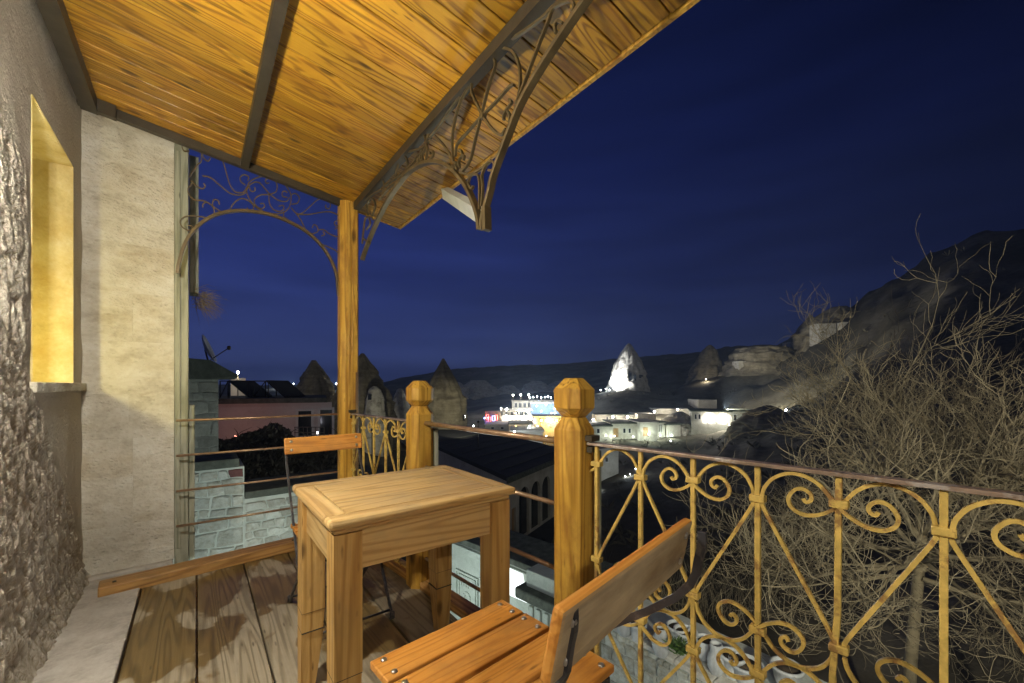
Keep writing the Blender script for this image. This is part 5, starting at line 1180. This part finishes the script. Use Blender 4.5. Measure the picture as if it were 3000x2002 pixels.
# ------------------------------------------------------------------ stone ledge with flower pots
ZL = -2.55
LA, LB = onz(1728,1800,ZL), onz(2190,2060,ZL)
ux_ = (Vector((LB.x,LB.y,0))-Vector((LA.x,LA.y,0))).normalized(); uy_ = Vector((-ux_.y,ux_.x,0)); uy_ = uy_ if uy_.dot(DV) > 0 else -uy_
fa = LA; LC = (LB-LA).length
le = root('stone_ledge', Fq(LC/2,0.4,-6), 'pale stone block ledge carrying the flower pots', 'wall')
part('ledge_core', qbox(-0.6,LC+2.5,0.02,1.15,-7.5,ZL-0.012), M['mortar'], le)
rubble(le, Fq(-0.6,0.02,ZL-1.5), ux_, (0,0,1), LC+2.0, 1.44, 0.20, M['rubble'], -uy_, proud=0.03)
for k in range(9):
    s0 = -0.6+k*0.52
    part('coping_stone', qbox(s0+0.006,s0+0.514,-0.05,0.40,ZL-0.010,ZL+0.06+0.006*(k%3)), M['block'], le, bevel=0.012)
pots = [ # px, py of the rim centre, radius m, height m, shape, label
 (1828,1836,0.115,0.24,0,'small white round pot at the far end of the ledge'), (1868,1852,0.125,0.22,1,'white tapered pot second from the far end of the ledge'),
 (1936,1884,0.105,0.34,2,'white two tiered pot jar in front of the fern pot'), (1986,1866,0.15,0.26,1,'white pot with a green plant behind the two tiered jar'),
 (2008,1882,0.150,0.27,1,'wide open white pot with dry soil behind a railing bar'), (2068,1906,0.15,0.24,0,'tilted white pot lying by the dry twigs'),
 (2098,1938,0.095,0.34,2,'white two tiered jar with rust stained mouth'), (2146,1956,0.15,0.25,1,'white pot half hidden behind the yellow scroll'),
 (2186,1976,0.19,0.22,1,'large white bowl pot with dark soil near the frame edge'), (2305,1990,0.17,0.24,1,'white rimmed pot filled with soil at the bottom edge')]
for px, py, r_p, h_p, shp, lb in pots:
    c = onz(px, py+ (h_p*1200/6.2)*0.55, ZL+0.06); c.z = ZL+0.068
    pr0 = root('flower_pot', c, lb, 'flower pot', 'white flower pots on the ledge')
    if shp == 0: pf = [(0.6,0),(0.92,0.25),(1.0,0.55),(0.86,0.85),(0.90,1.0),(0.78,1.0),(0.74,0.82)]
    elif shp == 1: pf = [(0.62,0),(0.80,0.4),(0.92,0.84),(1.04,0.86),(1.04,1.0),(0.90,1.0),(0.86,0.84)]
    else: pf = [(0.75,0),(1.05,0.2),(1.12,0.42),(0.95,0.62),(0.72,0.66),(0.76,0.80),(0.78,1.0),(0.64,1.0),(0.60,0.84)]
    pf = [(a_*r_p*1.0, b_*h_p*1.1) for a_, b_ in pf]
    part('pot_body', MB().lathe(pf, c, 20, True, False).lathe([(pf[0][0],0.001),(0.01,0.001)], c, 20), M['clay'], pr0)
    part('soil', MB().lathe([(pf[-1][0]*0.99,pf[-1][1]),(0.01,pf[-1][1]+0.015)], c, 16), M['soil'], pr0)
fern = MB(); rf_ = random.Random(4); c = onz(1990,1905,ZL+0.3)
for i in range(260):
    b0 = c + Vector((rf_.gauss(0,0.05), rf_.gauss(0,0.05), rf_.uniform(-0.02,0.05))); d_ = Vector((rf_.gauss(0,1),rf_.gauss(0,1),rf_.uniform(0.2,1.2))).normalized()*rf_.uniform(0.05,0.14); s_ = d_.orthogonal().normalized()*0.012
    fern.add([b0, b0+d_*0.5+s_, b0+d_, b0+d_*0.5-s_], [(0,1,2,3)])
fo_ = part('fern', fern, plain('green_leaf', (0.07,0.13,0.03), 0.6), None); tag(fo_, 'green leafy plant growing in a white pot on the ledge', 'plant')

# ------------------------------------------------------------------ bare trees
def bare_tree(label, base, crown_c, crown_r, seed, nbr, depth=5, r0=0.13, m='bark', group=None, twig=0.0055, trunk_top=None):
    """trunk and limbs, then branches that fork and fan outward through the crown's volume"""
    rt = random.Random(seed); tr_, cr_ = MB(), MB(); base = Vector(base); cc = Vector(crown_c); rr = Vector(crown_r)
    def inside(p): q = p-cc; return (q.x/rr.x)**2+(q.y/rr.y)**2+(q.z/rr.z)**2
    top = trunk_top if trunk_top is not None else cc - Vector((0,0,rr.z*0.55))
    tp = catmull([base, base.lerp(top,0.5)+Vector((rt.uniform(-.2,.2),rt.uniform(-.2,.2),0)), top], 5)
    tr_.tube(tp, [r0*(1-0.35*i/(len(tp)-1)) for i in range(len(tp))], 8)
    def grow(p, d, L, r, lev):
        n = 7 if lev < 3 else 5; pts = [p.copy()]; dirs = [d.copy()]; step = L/n
        for i in range(n):
            out = (p-cc); out = Vector((out.x/rr.x, out.y/rr.y, out.z/rr.z)); 
            d = (d + Vector((rt.gauss(0,1),rt.gauss(0,1),rt.gauss(0,1)))*(0.15 if lev < 3 else 0.22) + Vector((0,0,0.075)) + out*0.07).normalized()
            if inside(p) > 1.0: d = (d - out*0.12 + Vector((0,0,0.05))).normalized()
            p = p + d*step; pts.append(p.copy()); dirs.append(d.copy())
        r1 = max(twig*0.55, r*0.55)
        (tr_ if lev < 2 else cr_).tube(pts, [r+(r1-r)*i/n for i in range(n+1)], 7 if lev < 2 else (5 if lev < 3 else 3))
        if lev >= depth: return
        kids = rt.randint(*nbr[min(lev, len(nbr)-1)])
        for k in range(kids):
            i = max(1, min(n, int((0.25+0.75*(k+rt.random())/kids)*n+0.5)))
            dd = dirs[i]; ax = dd.orthogonal().normalized(); ax.rotate(Matrix.Rotation(rt.uniform(0, 6.283), 3, dd))
            an = R(rt.uniform(24, 58)); nd = dd*math.cos(an)+ax*math.sin(an)
            rl_ = r+(r1-r)*i/n
            grow(pts[i], nd.normalized(), L*rt.uniform(0.50,0.76), max(twig*(0.75 if lev+1 >= depth else 1.0), rl_*0.55), lev+1)
    nl0 = rt.randint(*nbr[0])
    for k in range(nl0):
        t_ = 2*math.pi*(k+rt.random()*0.7)/nl0; el = R(rt.uniform(-22, 72))
        d = Vector((math.cos(t_)*math.cos(el), math.sin(t_)*math.cos(el), math.sin(el)))
        grow(top + Vector((0,0,rt.uniform(-0.7,0.05))), d, min(rr.x,rr.z)*rt.uniform(0.55,0.85), r0*0.42, 1)
    r_ = root('bare_tree', base, label, 'tree', group)
    part('trunk', tr_, M[m], r_); part('crown', cr_, M[m], r_)
    return r_
c = at(2680,1450,6.6); b = at(2660,1130,7.0); b.z = gp(2660,7.0).z-0.2
bare_tree('large bare winter tree with pale twigs in front of the near railing', b, c, (2.75,2.75,2.75), 12, [(12,13),(6,7),(5,6),(4,6),(2,4)], 5, 0.10, 'bark', 'bare trees beside the balcony', 0.0048, c-Vector((0.1,0.1,0.6)))
c = at(3090,1400,5.8); b = at(3100,1130,6.0); b.z = gp(3100,6.0).z-0.2
bare_tree('bare winter tree cut off by the right edge of the picture', b, c, (2.3,2.3,2.6), 23, [(9,10),(5,7),(5,6),(4,5)], 4, 0.09, 'bark', 'bare trees beside the balcony', 0.006, c-Vector((0,0,0.8)))
c = at(2820,1090,12); b = at(2800,1130,12.5); b.z = gp(2800,12.5).z-0.2
bare_tree('dim grey bare tree higher on the slope behind the large tree', b, c, (4.2,4.2,3.2), 31, [(7,8),(4,6),(4,5),(3,4)], 4, 0.12, 'barkdark', 'bare trees beside the balcony', 0.0075)
# dry scrub scattered over the slopes
sb = MB(); rs_ = random.Random(17)
spots = [(rs_.uniform(1750,2450), rs_.uniform(30,125)) for _ in range(230)] + [(rs_.uniform(2300,3000), rs_.uniform(18,95)) for _ in range(170)] + [(rs_.uniform(1750,2300), rs_.uniform(12,30)) for _ in range(60)] + [(rs_.uniform(1100,2150), rs_.uniform(190,255)) for _ in range(120)]
for px, D in spots:
    b0 = gp(px, D); s_ = rs_.uniform(0.35,0.9)*(1 if D < 60 else 1.5)
    for k in range(9):
        d_ = Vector((rs_.gauss(0,1),rs_.gauss(0,1),rs_.uniform(0.3,1.4))).normalized()*s_; w_ = d_.orthogonal().normalized()*s_*0.10
        sb.add([b0, b0+d_*0.55+w_, b0+d_, b0+d_*0.6-w_], [(0,1,2,3)])
so = part('scrub', sb, plain('dry_scrub', (0.085,0.075,0.045), 0.9), None); tag(so, 'dry low scrub scattered over the dark hillsides', 'scrub', kind='stuff')
# dry grass stalks below the railing
dg = MB()
for i in range(500):
    b0 = onz(rs_.uniform(1980,2420), rs_.uniform(1790,1990), ZL-0.55); d_ = Vector((rs_.gauss(0,0.35),rs_.gauss(0,0.35),1)).normalized()*rs_.uniform(0.2,0.6)
    b0 += DV*1.3; dg.tube([b0, b0+d_*0.5, b0+d_+Vector((rs_.gauss(0,0.05),rs_.gauss(0,0.05),-0.03))], [0.004,0.003,0.0015], 3)
go = part('dry_stalks', dg, M['bark'], None); tag(go, 'thin dry grass stalks behind the white flower pots', 'grass', kind='stuff')

# ------------------------------------------------------------------ floodlights on the house behind the camera, and in the valley, some added there
def floodlight(loc, aim, power, color, label, spot=100, pole=0.0):
    loc = Vector(loc); aim = Vector(aim); d = (aim-loc).normalized()
    r_ = root('wall_floodlight', loc, label, 'lamp')
    part('lamp_housing', MB().tube([loc-d*0.14, loc-d*0.005], 0.09, 8), M['dark'], r_); part('lens', MB().tube([loc-d*0.004, loc+d*0.006], 0.075, 10), M['glowc'], r_)
    part('pole' if pole else 'arm', MB().tube([loc-d*0.1, loc-d*0.1+(Vector((0,0,-pole)) if pole else Vector((-0.3,0,0)))], 0.03, 6), M['dark'], r_)
    lamp('floodlight_beam', loc+d*0.03, power, color, r_, 0.08, spot, aim)
floodlight((0.2,-3.2,1.2), at(2650,1350,6.5), 1900, (1.0,0.93,0.74), 'floodlight on the house wall aimed at the bare trees', 75)
floodlight((0.5,2.2,-1.6), (0.5,5.2,-0.5), 210, (0.86,1.0,0.95), 'small floodlight under the balcony aimed at the rubble wall', 130)
floodlight((1.42,-0.2,-0.35), onz(2000,1900,ZL), 170, (0.90,1.0,0.97), 'small floodlight under the balcony aimed at the flower pots', 120)

floodlight(at(1400,1236,30), at(1315,1225,42), 3000, (1.0,0.95,0.72), 'floodlight on the dark flat roof aimed at the big rock cone', 38, 2.5)
floodlight(at(1090,1260,24), at(1080,1150,34), 700, (1.0,0.95,0.72), 'added floodlight on a low pole aimed at the rocks behind the tall post', 90, 4.0)  # added to brighten the rocks behind the tall post
floodlight(at(1560,1180,125), at(1480,1140,166), 90000, (0.80,0.92,1.0), 'added floodlight above the village aimed at the far cliff', 110, 5.0)  # added so that the far cliff comes out pale

floodlight(at(2120,1196,69), at(2600,880,90), 34000, (1.0,0.96,0.80), 'added floodlight on the arcade roof aimed at the carved ruins', 100, 2.0)  # added to lift the dark hillside and its ruins
# ------------------------------------------------------------------ night haze over the valley
hz = MB().box((-1700,-1700,-75),(1700,1700,60))
hm = bpy.data.materials.new('valley_haze'); hm.use_nodes = True; ht = hm.node_tree; ht.nodes.clear()
ho = ht.nodes.new('ShaderNodeOutputMaterial'); hp = ht.nodes.new('ShaderNodeVolumePrincipled'); ht.links.new(hp.outputs[0], ho.inputs['Volume'])
hp.inputs['Color'].default_value = (0.55,0.72,1.0,1); hp.inputs['Density'].default_value = 0.0007; hp.inputs['Anisotropy'].default_value = 0.3
hzo = link('haze', hz.mesh('haze'), hm); hzo['kind'] = 'stuff'
